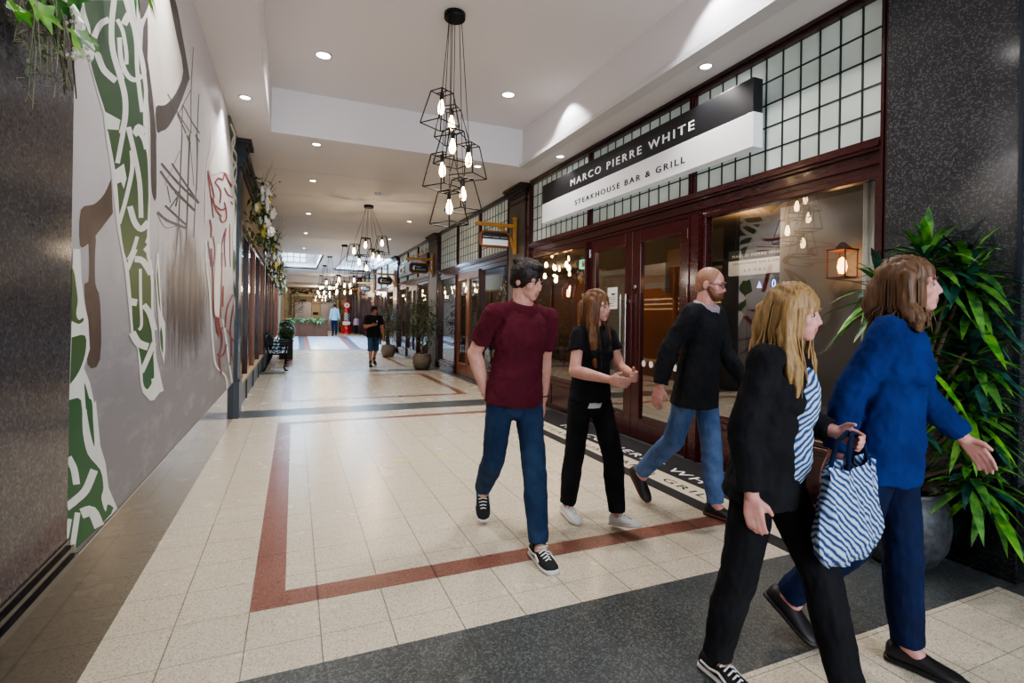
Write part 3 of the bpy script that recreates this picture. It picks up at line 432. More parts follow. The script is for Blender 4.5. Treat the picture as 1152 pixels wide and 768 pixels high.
('white',([(5.309,2.075),(5.314,2.036),(5.32,1.98),(5.331,1.916),(5.355,1.855),(5.397,1.798),(5.453,1.74),(5.512,1.68),(5.563,1.619),(5.598,1.556),(5.626,1.491),(5.652,1.427),(5.68,1.363),(5.71,1.3),(5.74,1.238),(5.773,1.176),(5.815,1.115),(5.856,1.056),(5.899,0.996),(5.96,0.937),(6.062,0.881),(6.239,0.827),(6.477,0.775),(6.716,0.725),(6.896,0.674),(6.996,0.616),(7.044,0.552),(7.062,0.496),(7.078,0.456)],[(5.403,2.088),(5.408,2.048),(5.414,1.99),(5.426,1.926),(5.45,1.864),(5.493,1.807),(5.551,1.748),(5.613,1.687),(5.666,1.624),(5.703,1.56),(5.732,1.494),(5.759,1.428),(5.788,1.363),(5.819,1.299),(5.85,1.235),(5.885,1.172),(5.928,1.111),(5.971,1.05),(6.015,0.989),(6.077,0.931),(6.174,0.878),(6.338,0.829),(6.568,0.78),(6.828,0.726),(7.045,0.666),(7.162,0.599),(7.215,0.532),(7.235,0.473),(7.251,0.432)])),
('white',([(6.544,1.355),(6.605,1.313),(6.695,1.253),(6.797,1.181),(6.895,1.107),(6.982,1.031),(7.07,0.948),(7.159,0.863),(7.25,0.78),(7.352,0.695),(7.464,0.607),(7.565,0.528),(7.638,0.471)],[(6.688,1.357),(6.752,1.315),(6.846,1.252),(6.953,1.178),(7.056,1.102),(7.149,1.024),(7.241,0.939),(7.334,0.851),(7.43,0.767),(7.537,0.679),(7.654,0.589),(7.762,0.507),(7.839,0.449)])),
('white',([(5.268,1.898),(5.57,1.908)],[(5.292,1.911),(5.597,1.922)])),
('red',([(5.334,2.7),(5.387,2.686),(5.467,2.665),(5.554,2.641),(5.625,2.619),(5.675,2.599),(5.715,2.579),(5.746,2.562),(5.768,2.55)],[(5.409,2.723),(5.464,2.709),(5.546,2.687),(5.636,2.663),(5.71,2.641),(5.763,2.621),(5.805,2.601),(5.837,2.584),(5.86,2.572)])),
('red',([(5.343,2.688),(5.389,2.654),(5.456,2.604),(5.53,2.547),(5.593,2.497),(5.641,2.454),(5.683,2.412),(5.718,2.377),(5.743,2.351)],[(5.402,2.704),(5.448,2.67),(5.517,2.619),(5.593,2.562),(5.657,2.512),(5.707,2.468),(5.75,2.426),(5.786,2.39),(5.811,2.364)])),
('red',([(5.879,2.717),(5.919,2.737),(5.976,2.765),(6.041,2.794),(6.093,2.813),(6.143,2.824),(6.233,2.84),(6.345,2.86),(6.484,2.897),(6.553,2.933),(6.582,2.965),(6.605,2.992),(6.592,2.993),(6.581,2.986),(6.647,2.985),(6.724,2.981),(6.805,2.977),(6.895,2.975),(6.997,2.972),(7.091,2.969),(7.158,2.967)],[(5.788,2.704),(5.826,2.723),(5.884,2.751),(5.956,2.784),(6.052,2.818),(6.174,2.848),(6.285,2.867),(6.371,2.883),(6.395,2.888),(6.425,2.906),(6.451,2.935),(6.475,2.964),(6.565,3.003),(6.697,3.025),(6.776,3.025),(6.857,3.02),(6.94,3.017),(7.034,3.015),(7.14,3.013),(7.238,3.011),(7.309,3.009)])),
('red',([(5.837,2.708),(5.902,2.712),(5.999,2.718),(6.1,2.724),(6.175,2.725),(6.213,2.721),(6.232,2.714),(6.24,2.703),(6.242,2.688),(6.236,2.664),(6.218,2.634),(6.199,2.605),(6.186,2.585)],[(5.9,2.73),(5.966,2.735),(6.066,2.742),(6.173,2.748),(6.257,2.749),(6.303,2.745),(6.327,2.736),(6.335,2.724),(6.338,2.708),(6.331,2.683),(6.313,2.652),(6.293,2.622),(6.279,2.602)])),
('red',([(6.53,2.661),(6.562,2.652),(6.609,2.639),(6.657,2.624),(6.691,2.605),(6.715,2.582),(6.732,2.555),(6.733,2.527),(6.708,2.502),(6.647,2.48),(6.557,2.456),(6.467,2.437),(6.422,2.429),(6.39,2.43),(6.353,2.439),(6.324,2.452),(6.302,2.46)],[(6.647,2.688),(6.68,2.679),(6.729,2.667),(6.781,2.65),(6.818,2.631),(6.843,2.607),(6.862,2.578),(6.862,2.548),(6.829,2.518),(6.74,2.484),(6.616,2.452),(6.488,2.425),(6.367,2.407),(6.29,2.407),(6.247,2.417),(6.217,2.43),(6.197,2.438)])),
('red',([(5.652,2.525),(5.69,2.511),(5.746,2.49),(5.816,2.468),(5.897,2.453),(6.004,2.449),(6.133,2.451),(6.256,2.456),(6.343,2.46)],[(5.749,2.549),(5.789,2.535),(5.846,2.514),(5.917,2.492),(5.995,2.479),(6.095,2.475),(6.219,2.478),(6.343,2.484),(6.433,2.487)])),
('red',([(5.787,2.481),(5.87,2.487),(5.997,2.495),(6.144,2.506),(6.292,2.523),(6.44,2.55),(6.574,2.582),(6.682,2.611),(6.756,2.63)],[(5.855,2.506),(5.942,2.512),(6.069,2.521),(6.21,2.532),(6.326,2.545),(6.414,2.562),(6.513,2.586),(6.61,2.612),(6.684,2.632)])),
('red',([(6.527,2.824),(6.579,2.821),(6.655,2.816),(6.749,2.813),(6.856,2.816),(6.992,2.83),(7.152,2.852),(7.304,2.875),(7.412,2.89)],[(6.609,2.847),(6.662,2.844),(6.739,2.84),(6.832,2.837),(6.932,2.84),(7.054,2.853),(7.206,2.874),(7.357,2.897),(7.468,2.914)])),
('red',([(6.835,2.974),(7.28,3.016)],[(6.911,3),(7.366,3.044)])),
('red',([(7.122,2.789),(7.406,2.803)],[(7.207,2.814),(7.499,2.829)])),
('red',([(5.497,2.291),(5.52,2.282),(5.554,2.27),(5.588,2.255),(5.609,2.237),(5.612,2.213),(5.605,2.184),(5.594,2.156),(5.587,2.136)],[(5.578,2.308),(5.602,2.3),(5.637,2.287),(5.673,2.271),(5.696,2.252),(5.7,2.226),(5.692,2.195),(5.681,2.167),(5.673,2.147)])),
('red',([(6.727,2.405),(6.653,2.362),(6.547,2.301),(6.444,2.234),(6.374,2.17),(6.348,2.105),(6.346,2.035),(6.355,1.971),(6.36,1.927)],[(6.835,2.418),(6.758,2.373),(6.649,2.311),(6.544,2.244),(6.474,2.181),(6.447,2.116),(6.446,2.045),(6.455,1.98),(6.46,1.935)])),
('red',([(6.726,2.394),(6.695,2.359),(6.649,2.309),(6.609,2.253),(6.593,2.197),(6.615,2.136),(6.662,2.067),(6.713,2.004),(6.749,1.96)],[(6.838,2.409),(6.806,2.373),(6.758,2.323),(6.717,2.266),(6.701,2.21),(6.723,2.149),(6.771,2.08),(6.825,2.016),(6.861,1.97)])),
('red',([(5.424,2.081),(5.659,1.866)],[(5.485,2.09),(5.725,1.873)])),
('red',([(5.739,2.173),(5.768,2.15),(5.81,2.116),(5.851,2.076),(5.871,2.037),(5.86,1.994),(5.829,1.948),(5.794,1.906),(5.771,1.877)],[(5.807,2.184),(5.836,2.16),(5.88,2.126),(5.922,2.086),(5.943,2.045),(5.931,2.001),(5.899,1.953),(5.863,1.911),(5.84,1.881)])),
('red',([(7.067,2.508),(7.227,2.001)],[(7.156,2.523),(7.32,2.009)])),
('red',([(5.616,2.037),(5.641,1.998),(5.678,1.941),(5.717,1.876),(5.748,1.809),(5.766,1.739),(5.779,1.663),(5.79,1.589),(5.805,1.526),(5.83,1.476),(5.859,1.434),(5.887,1.401),(5.907,1.378)],[(5.708,2.049),(5.734,2.009),(5.772,1.952),(5.812,1.885),(5.844,1.817),(5.864,1.745),(5.877,1.667),(5.888,1.592),(5.904,1.529),(5.929,1.479),(5.96,1.436),(5.989,1.403),(6.009,1.379)])),
('red',([(6.402,2.085),(6.394,2.019),(6.383,1.923),(6.371,1.818),(6.36,1.719),(6.352,1.624),(6.344,1.525),(6.338,1.438),(6.333,1.377)],[(6.542,2.1),(6.534,2.032),(6.522,1.935),(6.509,1.826),(6.498,1.726),(6.489,1.629),(6.481,1.527),(6.474,1.438),(6.47,1.375)])),
('red',([(6.339,1.266),(6.378,1.242),(6.436,1.207),(6.488,1.167),(6.508,1.126),(6.476,1.086),(6.408,1.044),(6.341,1.001),(6.307,0.956),(6.325,0.905),(6.373,0.848),(6.428,0.796),(6.465,0.759)],[(6.49,1.267),(6.53,1.242),(6.592,1.206),(6.649,1.163),(6.672,1.118),(6.636,1.074),(6.563,1.031),(6.494,0.987),(6.46,0.944),(6.478,0.893),(6.528,0.836),(6.585,0.783),(6.625,0.745)])),
('red',([(7.478,1.669),(7.36,1.634),(7.195,1.586),(7.031,1.532),(6.908,1.479),(6.836,1.421),(6.79,1.357),(6.761,1.3),(6.739,1.26)],[(7.656,1.667),(7.532,1.631),(7.36,1.582),(7.192,1.528),(7.069,1.476),(6.996,1.419),(6.948,1.354),(6.917,1.295),(6.894,1.255)])),
('red',([(7.634,1.54),(7.565,1.485),(7.464,1.407),(7.371,1.323),(7.32,1.246),(7.334,1.177),(7.389,1.107),(7.448,1.038),(7.472,0.975),(7.441,0.916),(7.38,0.86),(7.315,0.813),(7.272,0.781)],[(7.784,1.54),(7.711,1.484),(7.607,1.405),(7.511,1.319),(7.458,1.242),(7.472,1.173),(7.529,1.102),(7.591,1.032),(7.616,0.966),(7.584,0.904),(7.52,0.847),(7.452,0.799),(7.407,0.766)])),
('red',([(6.132,0.997),(6.173,0.986),(6.235,0.97),(6.32,0.951),(6.438,0.937),(6.558,0.934),(6.669,0.938),(6.774,0.946),(6.866,0.959),(6.935,0.979),(6.99,1.005),(7.032,1.031),(7.062,1.048)],[(6.233,1),(6.276,0.989),(6.336,0.973),(6.396,0.96),(6.43,0.956),(6.48,0.955),(6.564,0.959),(6.651,0.966),(6.724,0.976),(6.783,0.994),(6.833,1.019),(6.872,1.043),(6.901,1.061)])),
('red',([(6.418,1.248),(6.685,1.252)],[(6.378,1.264),(6.642,1.269)])),
('red',([(7.006,1.225),(7.086,1.203),(7.205,1.171),(7.34,1.136),(7.463,1.105),(7.576,1.081),(7.687,1.06),(7.783,1.043),(7.851,1.031)],[(7.118,1.228),(7.201,1.206),(7.324,1.174),(7.462,1.138),(7.586,1.108),(7.696,1.085),(7.805,1.065),(7.902,1.048),(7.972,1.036)])),
('red',([(6.551,1.729),(6.544,1.496)],[(6.661,1.735),(6.653,1.498)])),
('red',([(7.493,0.919),(7.893,0.722)],[(7.61,0.914),(8.023,0.713)])),
('red',[(5.957,1.378),(6.3,1.377),(6.451,1.243),(6.325,1.156),(6.125,1.23)]),
('green',[(6.759,3.72),(7.028,3.819),(7.443,3.949),(7.828,3.886),(8.108,3.398),(8.315,2.664),(8.362,2.099),(8.126,1.912),(7.757,1.932),(7.529,2.027),(7.559,2.186),(7.701,2.432),(7.77,2.691),(7.654,2.953),(7.469,3.205),(7.338,3.374)]),
('green',[(7.712,2.396),(7.838,2.434),(8.02,2.48),(8.167,2.457),(8.238,2.306),(8.266,2.081),(8.257,1.876),(8.211,1.706),(8.129,1.559),(8.032,1.489),(7.908,1.544),(7.771,1.668),(7.677,1.76)]),
('white',([(6.956,3.676),(7.061,3.683),(7.221,3.695),(7.375,3.697),(7.456,3.674),(7.408,3.605),(7.276,3.504),(7.15,3.406),(7.114,3.339),(7.237,3.324),(7.459,3.343),(7.678,3.361),(7.79,3.345),(7.722,3.273),(7.544,3.168),(7.366,3.063),(7.289,2.985),(7.373,2.95),(7.553,2.942),(7.743,2.932),(7.858,2.893),(7.846,2.812),(7.761,2.706),(7.668,2.593),(7.628,2.485),(7.671,2.373),(7.759,2.252),(7.856,2.14),(7.923,2.06)],[(7.125,3.743),(7.235,3.751),(7.406,3.765),(7.577,3.769),(7.671,3.743),(7.617,3.665),(7.474,3.558),(7.344,3.459),(7.309,3.396),(7.421,3.385),(7.643,3.405),(7.889,3.426),(8.026,3.408),(7.948,3.324),(7.754,3.211),(7.57,3.105),(7.494,3.031),(7.574,3.001),(7.756,2.995),(7.967,2.985),(8.098,2.942),(8.086,2.855),(7.994,2.744),(7.896,2.627),(7.855,2.518),(7.899,2.404),(7.992,2.28),(8.096,2.165),(8.167,2.083)])),
('white',([(7.593,3.783),(7.473,3.718),(7.298,3.625),(7.148,3.535),(7.096,3.475),(7.21,3.465),(7.432,3.487),(7.657,3.508),(7.767,3.494),(7.689,3.425),(7.494,3.32),(7.3,3.216),(7.216,3.14),(7.303,3.111),(7.491,3.109),(7.695,3.106),(7.831,3.075),(7.867,2.998),(7.849,2.895),(7.799,2.785),(7.742,2.688),(7.664,2.604),(7.561,2.526),(7.469,2.456),(7.424,2.396),(7.45,2.346),(7.524,2.303),(7.608,2.269),(7.665,2.244)],[(7.791,3.837),(7.664,3.768),(7.484,3.674),(7.338,3.588),(7.289,3.535),(7.392,3.529),(7.617,3.553),(7.867,3.577),(8.002,3.561),(7.909,3.477),(7.695,3.364),(7.498,3.26),(7.417,3.19),(7.498,3.166),(7.688,3.166),(7.913,3.164),(8.068,3.13),(8.109,3.049),(8.089,2.941),(8.035,2.827),(7.974,2.725),(7.89,2.637),(7.779,2.555),(7.683,2.484),(7.637,2.425),(7.664,2.376),(7.739,2.334),(7.828,2.299),(7.889,2.274)])),
('white',([(7.614,2.381),(7.694,2.347),(7.814,2.298),(7.928,2.238),(7.984,2.175),(7.941,2.107),(7.836,2.033),(7.73,1.961),(7.682,1.898),(7.731,1.845),(7.837,1.8),(7.946,1.758),(7.998,1.718),(7.962,1.684),(7.872,1.655),(7.776,1.619),(7.73,1.569),(7.758,1.491),(7.828,1.393),(7.908,1.297),(7.963,1.23)],[(7.812,2.412),(7.896,2.377),(8.024,2.327),(8.146,2.265),(8.208,2.198),(8.16,2.124),(8.047,2.046),(7.936,1.973),(7.888,1.911),(7.937,1.861),(8.046,1.816),(8.163,1.772),(8.222,1.727),(8.178,1.686),(8.077,1.654),(7.983,1.62),(7.938,1.573),(7.967,1.494),(8.041,1.394),(8.126,1.296),(8.184,1.227)]))]

# ------------------------------------------------------------------ the setting
LW, RW, CZ = -.745, 3.75, 3.80           # left wall plane, right shop line, ceiling
def ramp_z(y): return 0.0 if y < 22.7 else (.27*(y-22.7)/6.3 if y < 29 else .27)

# floor: one mesh, each rectangle in its stone; the far zone's cream has daylight tinted in
def floor_kind(x, y):
    if x > 3.74 or x < LW: return 2
    if y > 22.7:
        if y < 30.2 and (.2 < x < .42): return 3
        if y < 30.2 and (.42 < x < .66): return 4
        if y < 30.2 and (2.2 < x < 2.42): return 4
        if y < 30.2 and (2.42 < x < 2.66): return 3
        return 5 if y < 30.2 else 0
    if x > 3.55: return 2
    if x > 3.2 and y < 2.73 and y > 1.535: return 2
    if 1.535 < y < 2.23: return 2
    if 7.86 < y < 8.45 or 13.42 < y < 14.0: return 2
    if 21.9 < y < 22.7: return 3
    def rect(x0, x1, y0, y1, w=.153):
        return x0 < x < x1 and y0 < y < y1 and not (x0+w < x < x1-w and y0+w < y < y1-w)
    if rect(-.175, 3.03, 2.73, 7.4): return 1
    if rect(-.175, 3.0, 9.1, 12.75): return 1
    if rect(-.175, 3.0, 14.7, 21.2): return 1
    return 0
xs = [-4.2, LW, -.175, -.022, .2, .42, .66, 2.2, 2.42, 2.66, 2.847, 2.877, 3.0, 3.03, 3.2, 3.55, 3.74, 8.6]
ys = [-5.2, 1.535, 2.23, 2.73, 2.883, 7.247, 7.4, 7.86, 8.45, 9.1, 9.253, 12.597, 12.75, 13.42, 14.0, 14.7, 14.853, 21.047, 21.2, 21.9, 22.7, 29.0, 30.2, 43.2]
mb = MB()
for i in range(len(xs)-1):
    for j in range(len(ys)-1):
        x0, x1, y0, y1 = xs[i], xs[i+1], ys[j], ys[j+1]
        mb.quad((x0,y0,ramp_z(y0)), (x1,y0,ramp_z(y0)), (x1,y1,ramp_z(y1)), (x0,y1,ramp_z(y1)), floor_kind((x0+x1)/2, (y0+y1)/2))
struct('floor', mb, [M['cream'], M['red'], M['slate'], M['blueband'], M['mauve'], M['cream_daylit']])

# inlaid doormat bands in the floor before the restaurant, with the name in them
mb = MB()
for (x0, x1, m) in ((2.83,2.965,0),(2.965,3.2,1),(3.2,3.72,0)):
    mb.box(x0, x1, 2.24, 7.0, .0005, .003, m)
mb.box(2.83, 3.72, 7.0, 7.12, .0005, .003, 0)
mat_ = mb.build('entrance_mat', [mat('mat_black', rgb(30,30,34), .55), mat('mat_cream', rgb(200,190,168), .45)], at=(3.27,4.7,0))
tag(mat_, 'black and cream lettered floor band laid before the restaurant doors', 'floor mat')
def child_text(parent, name, m, *a, **k):
    t = text_mb(*a, **k); loc = parent.matrix_world.translation if False else V(parent.location)
    t.v = [p - loc for p in t.v]; return t.build(name, m, parent)
child_text(mat_, 'lettering', M['paper'], 'MARCO PIERRE WHITE', (3.28,6.05,.003), (0,-1,0), (1,0,0), 3.0, .12, .001, 1.25)
child_text(mat_, 'lettering', M['signblack'], 'STEAKHOUSE BAR & GRILL', (3.03,6.15,.003), (0,-1,0), (1,0,0), 3.1, .085, .001, 1.25)
# scuffs of yellow tape
for k, (x, y, w) in enumerate(((1.05,5.05,.3),(1.45,5.1,.14),(.75,10.6,.25),(2.05,10.75,.3),(1.0,10.0,.2))):
    mb = MB()
    for i in range(5):
        a = x - w/2 + w*i/5; mb.poly([(a, y+random.uniform(-.015,.015), .0012), (a+w*.13, y-.02+random.uniform(-.01,.01), .0012), (a+w*.16, y+.02, .0012), (a+.01, y+.03, .0012)])
    tag(mb.build('tape_remnant', M['yellow'], at=(x,y,0)), ['faint yellow tape scraps on the near cream tiles','small yellow tape dab right of the near tape scraps','faint yellow tape scraps left in the second red framed panel','bright yellow tape scraps on the right of the second panel','faint yellow tape smear low in the second panel'][k], 'tape')

# left wall: shell, polished plinth, granite pier, mural panel
mb = MB(); mb.box(-.95, -.78, -5.2, 7.9, 0, CZ+.1); struct('wall_left', mb, M['ceil'])
mb = MB(); mb.box(-.80, LW, -5.2, 7.95, 0, .5); struct('baseboard_left', mb, M['plinth'])
mb = MB(); mb.box(-.80, LW+.0075, -5.2, 2.31, .5, CZ); struct('wall_left_granite', mb, M['granite_l'])
mb = MB()
for (z0, z1, p) in ((.5,.525,.02),(.525,.545,.036),(.545,.575,.024),(.575,.6,.012)):
    mb.box(LW-.01, LW+p, -5.2, 2.33, z0, z1)
struct('trim_left_moulding', mb, M['granite_b'])
mb = MB(); mb.box(LW-.004, LW+.006, 2.33, 7.87, .497, .503); struct('trim_mural_edge', mb, M['steel'])

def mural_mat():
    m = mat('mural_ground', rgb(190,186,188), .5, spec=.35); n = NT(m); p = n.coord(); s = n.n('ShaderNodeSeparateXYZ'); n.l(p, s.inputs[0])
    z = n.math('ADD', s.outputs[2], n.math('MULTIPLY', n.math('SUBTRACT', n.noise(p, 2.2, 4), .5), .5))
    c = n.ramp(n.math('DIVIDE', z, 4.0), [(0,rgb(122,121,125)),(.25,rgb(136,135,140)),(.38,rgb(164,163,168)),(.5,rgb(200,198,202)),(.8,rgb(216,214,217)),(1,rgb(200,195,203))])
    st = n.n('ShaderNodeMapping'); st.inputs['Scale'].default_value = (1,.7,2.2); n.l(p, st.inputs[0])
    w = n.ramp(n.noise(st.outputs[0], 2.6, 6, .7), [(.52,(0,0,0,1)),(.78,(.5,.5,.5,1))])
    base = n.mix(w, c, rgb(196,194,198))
    # smoky ship hull: streaked brown cloud with soft edges
    dy = n.math('DIVIDE', n.math('SUBTRACT', s.outputs[1], 4.6), 1.08); dz = n.math('DIVIDE', n.math('SUBTRACT', s.outputs[2], 1.55), .56)
    d = n.math('SQRT', n.math('ADD', n.math('MULTIPLY', dy, dy), n.math('MULTIPLY', dz, dz)))
    mp = n.n('ShaderNodeMapping'); mp.inputs['Scale'].default_value = (1,3.2,.5); n.l(p, mp.inputs[0]); f = n.noise(mp.outputs[0], 2.6, 6, .75)
    d = n.math('ADD', d, n.math('MULTIPLY', n.math('SUBTRACT', f, .5), 1.3)); d = n.math('ADD', d, n.math('MULTIPLY', n.math('SUBTRACT', n.noise(p, 4.0, 5, .7), .5), .7))
    k = n.ramp(d, [(.55,(1,1,1,1)),(1.0,(0,0,0,1))])
    hull = n.ramp(n.math('ADD', f, n.math('MULTIPLY', n.math('SUBTRACT', s.outputs[2], 1.5), .3)), [(.3,rgb(80,73,73)),(.5,rgb(96,88,86)),(.75,rgb(150,134,124))])
    n.l(n.mix(k, base, hull), n.b.inputs['Base Color']); return m
def clouded(name, a, b, sc=3.0, rough=.5):
    m = mat(name, a, rough, spec=.35); n = NT(m); p = n.coord()
    n.l(n.ramp(n.noise(p, sc, 5, .65), [(.35,a),(.65,b)]), n.b.inputs['Base Color']); return m
def streaked(name, a, b):
    m = mat(name, a, .5, spec=.35); n = NT(m); p = n.coord(); mp = n.n('ShaderNodeMapping'); mp.inputs['Scale'].default_value = (1,2.2,.35); n.l(p, mp.inputs[0]); s = n.n('ShaderNodeSeparateXYZ'); n.l(p, s.inputs[0])
    f = n.math('ADD', n.noise(mp.outputs[0], 2.4, 5, .7), n.math('MULTIPLY', n.math('SUBTRACT', s.outputs[2], 1.55), .35))
    n.l(n.ramp(f, [(.3,rgb(86,78,78)),(.52,a),(.78,b)]), n.b.inputs['Base Color']); return m
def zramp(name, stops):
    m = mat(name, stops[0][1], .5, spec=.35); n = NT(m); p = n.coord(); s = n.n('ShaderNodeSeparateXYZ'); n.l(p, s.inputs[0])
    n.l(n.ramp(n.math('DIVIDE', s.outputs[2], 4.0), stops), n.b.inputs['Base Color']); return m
MM = {'ground': mural_mat(), 'cream': clouded('mural_cream', rgb(226,220,212), rgb(238,234,228)), 'umber': clouded('mural_umber', rgb(74,69,68), rgb(90,85,83)),
      'brown': clouded('mural_brown', rgb(76,63,55), rgb(98,80,69), 5.0), 'hull': streaked('mural_hull', rgb(98,90,88), rgb(160,146,138)),
      'mast': clouded('mural_mast', rgb(88,85,90), rgb(116,112,118)), 'mastlight': clouded('mural_streak', rgb(170,156,146), rgb(190,180,174)),
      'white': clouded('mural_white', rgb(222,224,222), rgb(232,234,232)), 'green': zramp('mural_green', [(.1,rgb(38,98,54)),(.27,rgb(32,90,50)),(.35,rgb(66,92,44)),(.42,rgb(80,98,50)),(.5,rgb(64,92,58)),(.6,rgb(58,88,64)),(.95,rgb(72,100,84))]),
      'red': clouded('mural_red', rgb(118,44,50), rgb(140,66,66))}
keys = list(MM); mb = MB()
mb.box(LW-.02, LW, 2.31, 7.87, .5, CZ, 0)
cl = lambda q: (min(max(q[0], 2.3102), 7.869), min(max(q[1], .505), CZ-.005))
for i, (m, d) in enumerate(MURAL):
    x = LW + .0004 + i*.00004
    if isinstance(d, tuple):
        L, R = d
        for k in range(len(L)-1):
            a, b, c, e = cl(L[k]), cl(L[k+1]), cl(R[k+1]), cl(R[k])
            mb.poly([(x,)+a, (x,)+b, (x,)+c, (x,)+e], keys.index(m))
    else: mb.poly([(x,)+cl(q) for q in d], keys.index(m))
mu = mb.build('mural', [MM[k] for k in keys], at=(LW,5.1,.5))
tag(mu, 'tall painted mural of green knotwork, sailing ship and red beast on left wall', 'mural')

# right wall: granite pier near the camera and what stands before it
mb = MB(); mb.box(3.69, 4.3, 1.53, 2.228, .52, CZ+.3); struct('pillar_right_granite', mb, M['granite'])
mb = MB(); mb.box(3.665, 4.3, 1.505, 2.226, 0, .5); mb.box(3.675, 4.3, 1.515, 2.227, .5, .525); struct('baseboard_right_pier', mb, M['granite_b'], bevel=.006)
mb = MB(); mb.box(3.95, 4.3, -5.2, 1.53, 0, CZ+.6); struct('wall_right', mb, M['maroon_d'])
mb = MB(); mb.box(3.685, 3.70, 1.515, 1.535, .52, CZ+.1); struct('trim_pier_edge', mb, M['teal'])

# ---- right shopfronts
GX = 3.80
def grid_window(idx, y0, y1, z0=2.73, z1=3.73, cols=11, x=GX, cz=.2, fmat='frosted'):
    w = empty('window_%d' % idx); w['kind'] = 'structure'
    g = MB(); g.box(x, x+.02, y0, y1, z0, z1); struct('frosted_pane', g, M[fmat], w)
    g = MB(); n = max(1, round((y1-y0)/.17))
    for k in range(1, n): y = y0+(y1-y0)*k/n; g.box(x-.008, x+.002, y-.006, y+.006, z0, z1)
    z = z0+.195
    while z < z1-.03: g.box(x-.008, x+.002, y0, y1, z-.006, z+.006); z += .2
    struct('lead_grid', g, M['lead'], w); return w
def beam(y0, y1, name):
    b = MB()
    for (z0, z1, x0) in ((2.50,2.545,3.765),(2.545,2.565,3.745),(2.565,2.64,3.77),(2.64,2.665,3.74),(2.665,2.70,3.72),(2.70,2.73,3.745)):
        b.box(x0, 3.86, y0, y1, z0, z1)
    return struct(name, b, M['maroon'])
def head(y0, y1, name, m='maroon_d'):
    b = MB(); b.box(3.745, 3.86, y0, y1, 3.73, CZ); b.box(3.72, 3.86, y0, y1, 3.765, CZ); return struct(name, b, M[m])
def posts(lst, name, x0=3.75, m='maroon', z0=0, z1=3.73):
    for i, (a, b) in enumerate(lst):
        p = MB(); p.box(x0, 3.87, a, b, z0, z1)
        if b-a > .07: p.box(x0-.012, 3.87, a+.015, a+.03, z0, z1); p.box(x0-.012, 3.87, b-.03, b-.015, z0, z1)
        struct('trim_%s_%d' % (name, i+1), p, M[m])
def shop_window(idx, y0, y1, z0, z1, riser=True, m='maroon', x=3.81):
    w = empty('window_%d' % idx); w['kind'] = 'structure'
    f = MB(); t = .05
    f.box(3.765, 3.85, y0, y1, z1-t, z1); f.box(3.765, 3.85, y0, y1, z0, z0+t); f.box(3.765, 3.85, y0, y0+t, z0+t, z1-t); f.box(3.765, 3.85, y1-t, y1, z0+t, z1-t)
    struct('frame', f, M[m], w, bevel=.006)
    g = MB(); g.quad((x,y0+t,z0+t),(x,y1-t,z0+t),(x,y1-t,z1-t),(x,y0+t,z1-t)); struct('pane', g, M['glass'], w)
    if riser:
        r = MB(); r.box(3.765, 3.87, y0, y1, 0, z0)
        n = max(1, round((y1-y0)/.8))
        for k in range(n):
            a = y0+(y1-y0)*k/n+.08; b = y0+(y1-y0)*(k+1)/n-.08; r.box(3.752, 3.77, a, b, .08, z0-.06)
        r.box(3.735, 3.87, y0, y1, z0-.03, z0+.005)
        struct('stall_riser', r, M[m], w, bevel=.005)
    return w
def door_leaf(idx, y0, y1, z1, gz0, gz1, stile=.12, handle=None, m='maroon', hinge_low=None):
    d = empty('door_%d' % idx, (0,0,0)); d['kind'] = 'structure'
    f = MB(); f.box(3.775, 3.835, y0, y0+stile, .012, z1); f.box(3.775, 3.835, y1-stile, y1, .012, z1)
    f.box(3.775, 3.835, y0+stile, y1-stile, gz1, z1); f.box(3.775, 3.835, y0+stile, y1-stile, .012, gz0)
    f.box(3.765, 3.776, y0+stile-.015, y1-stile+.015, gz0-.02, gz0); f.box(3.765, 3.776, y0+stile-.015, y1-stile+.015, gz1, gz1+.02)
    struct('leaf', f, M[m], d, bevel=.004)
    g = MB(); g.quad((3.808,y0+stile,gz0),(3.808,y1-stile,gz0),(3.808,y1-stile,gz1),(3.808,y0+stile,gz1)); struct('pane', g, M['glass'], d)
    if handle is not None:
        h = MB(); h.tube([(3.70,handle,.66),(3.70,handle,1.735)], .014, 12)
        for z in (.76, 1.65): h.tube([(3.70,handle,z),(3.78,handle,z)], .009, 10); h.lathe([(.018,0),(.018,.012)], (3.765,handle,z), 12, ax=Matrix.Rotation(PI/2,3,'Y'))
        struct('handle', h, M['steel'], d)
    if hinge_low is not None:
        for z in (.3, 1.72, 2.33):
            h = MB(); h.tube([(3.766,hinge_low,z-.055),(3.766,hinge_low,z+.055)], .011, 8); struct('hinge', h, M['chrome'], d)
    return d

# the restaurant
posts([(2.228,2.30),(8.08,8.26)], 'restaurant_post', 3.735)
posts([(4.135,4.215),(6.135,6.215)], 'upper_mullion', 3.755, z0=2.73)
head(2.3, 8.08, 'trim_restaurant_head'); beam(2.3, 8.08, 'trim_restaurant_beam')
grid_window(1, 2.3, 4.135); grid_window(2, 4.215, 6.135); grid_window(3, 6.215, 8.08)
shop_window(4, 2.3, 4.02, .45, 2.5); shop_window(5, 6.24, 8.08, .45, 2.5)
posts([(4.02,4.2),(6.17,6.24)], 'door_jamb', 3.745, z1=2.5)
door_leaf(1, 4.2, 5.175, 2.5, .25, 2.34, .15, 5.21, hinge_low=4.215)
door_leaf(2, 5.185, 6.17, 2.5, .25, 2.34, .15, 5.315, hinge_low=6.15)
mb = MB(); mb.lathe([(.028,0),(.028,.012),(.02,.018)], (3.775,5.12,1.82), 16, ax=Matrix.Rotation(-PI/2,3,'Y')); tag(mb.build('door_lock', M['chrome'], at=(3.775,5.12,1.82)), 'round satin lock cylinder on the right restaurant door stile', 'lock')
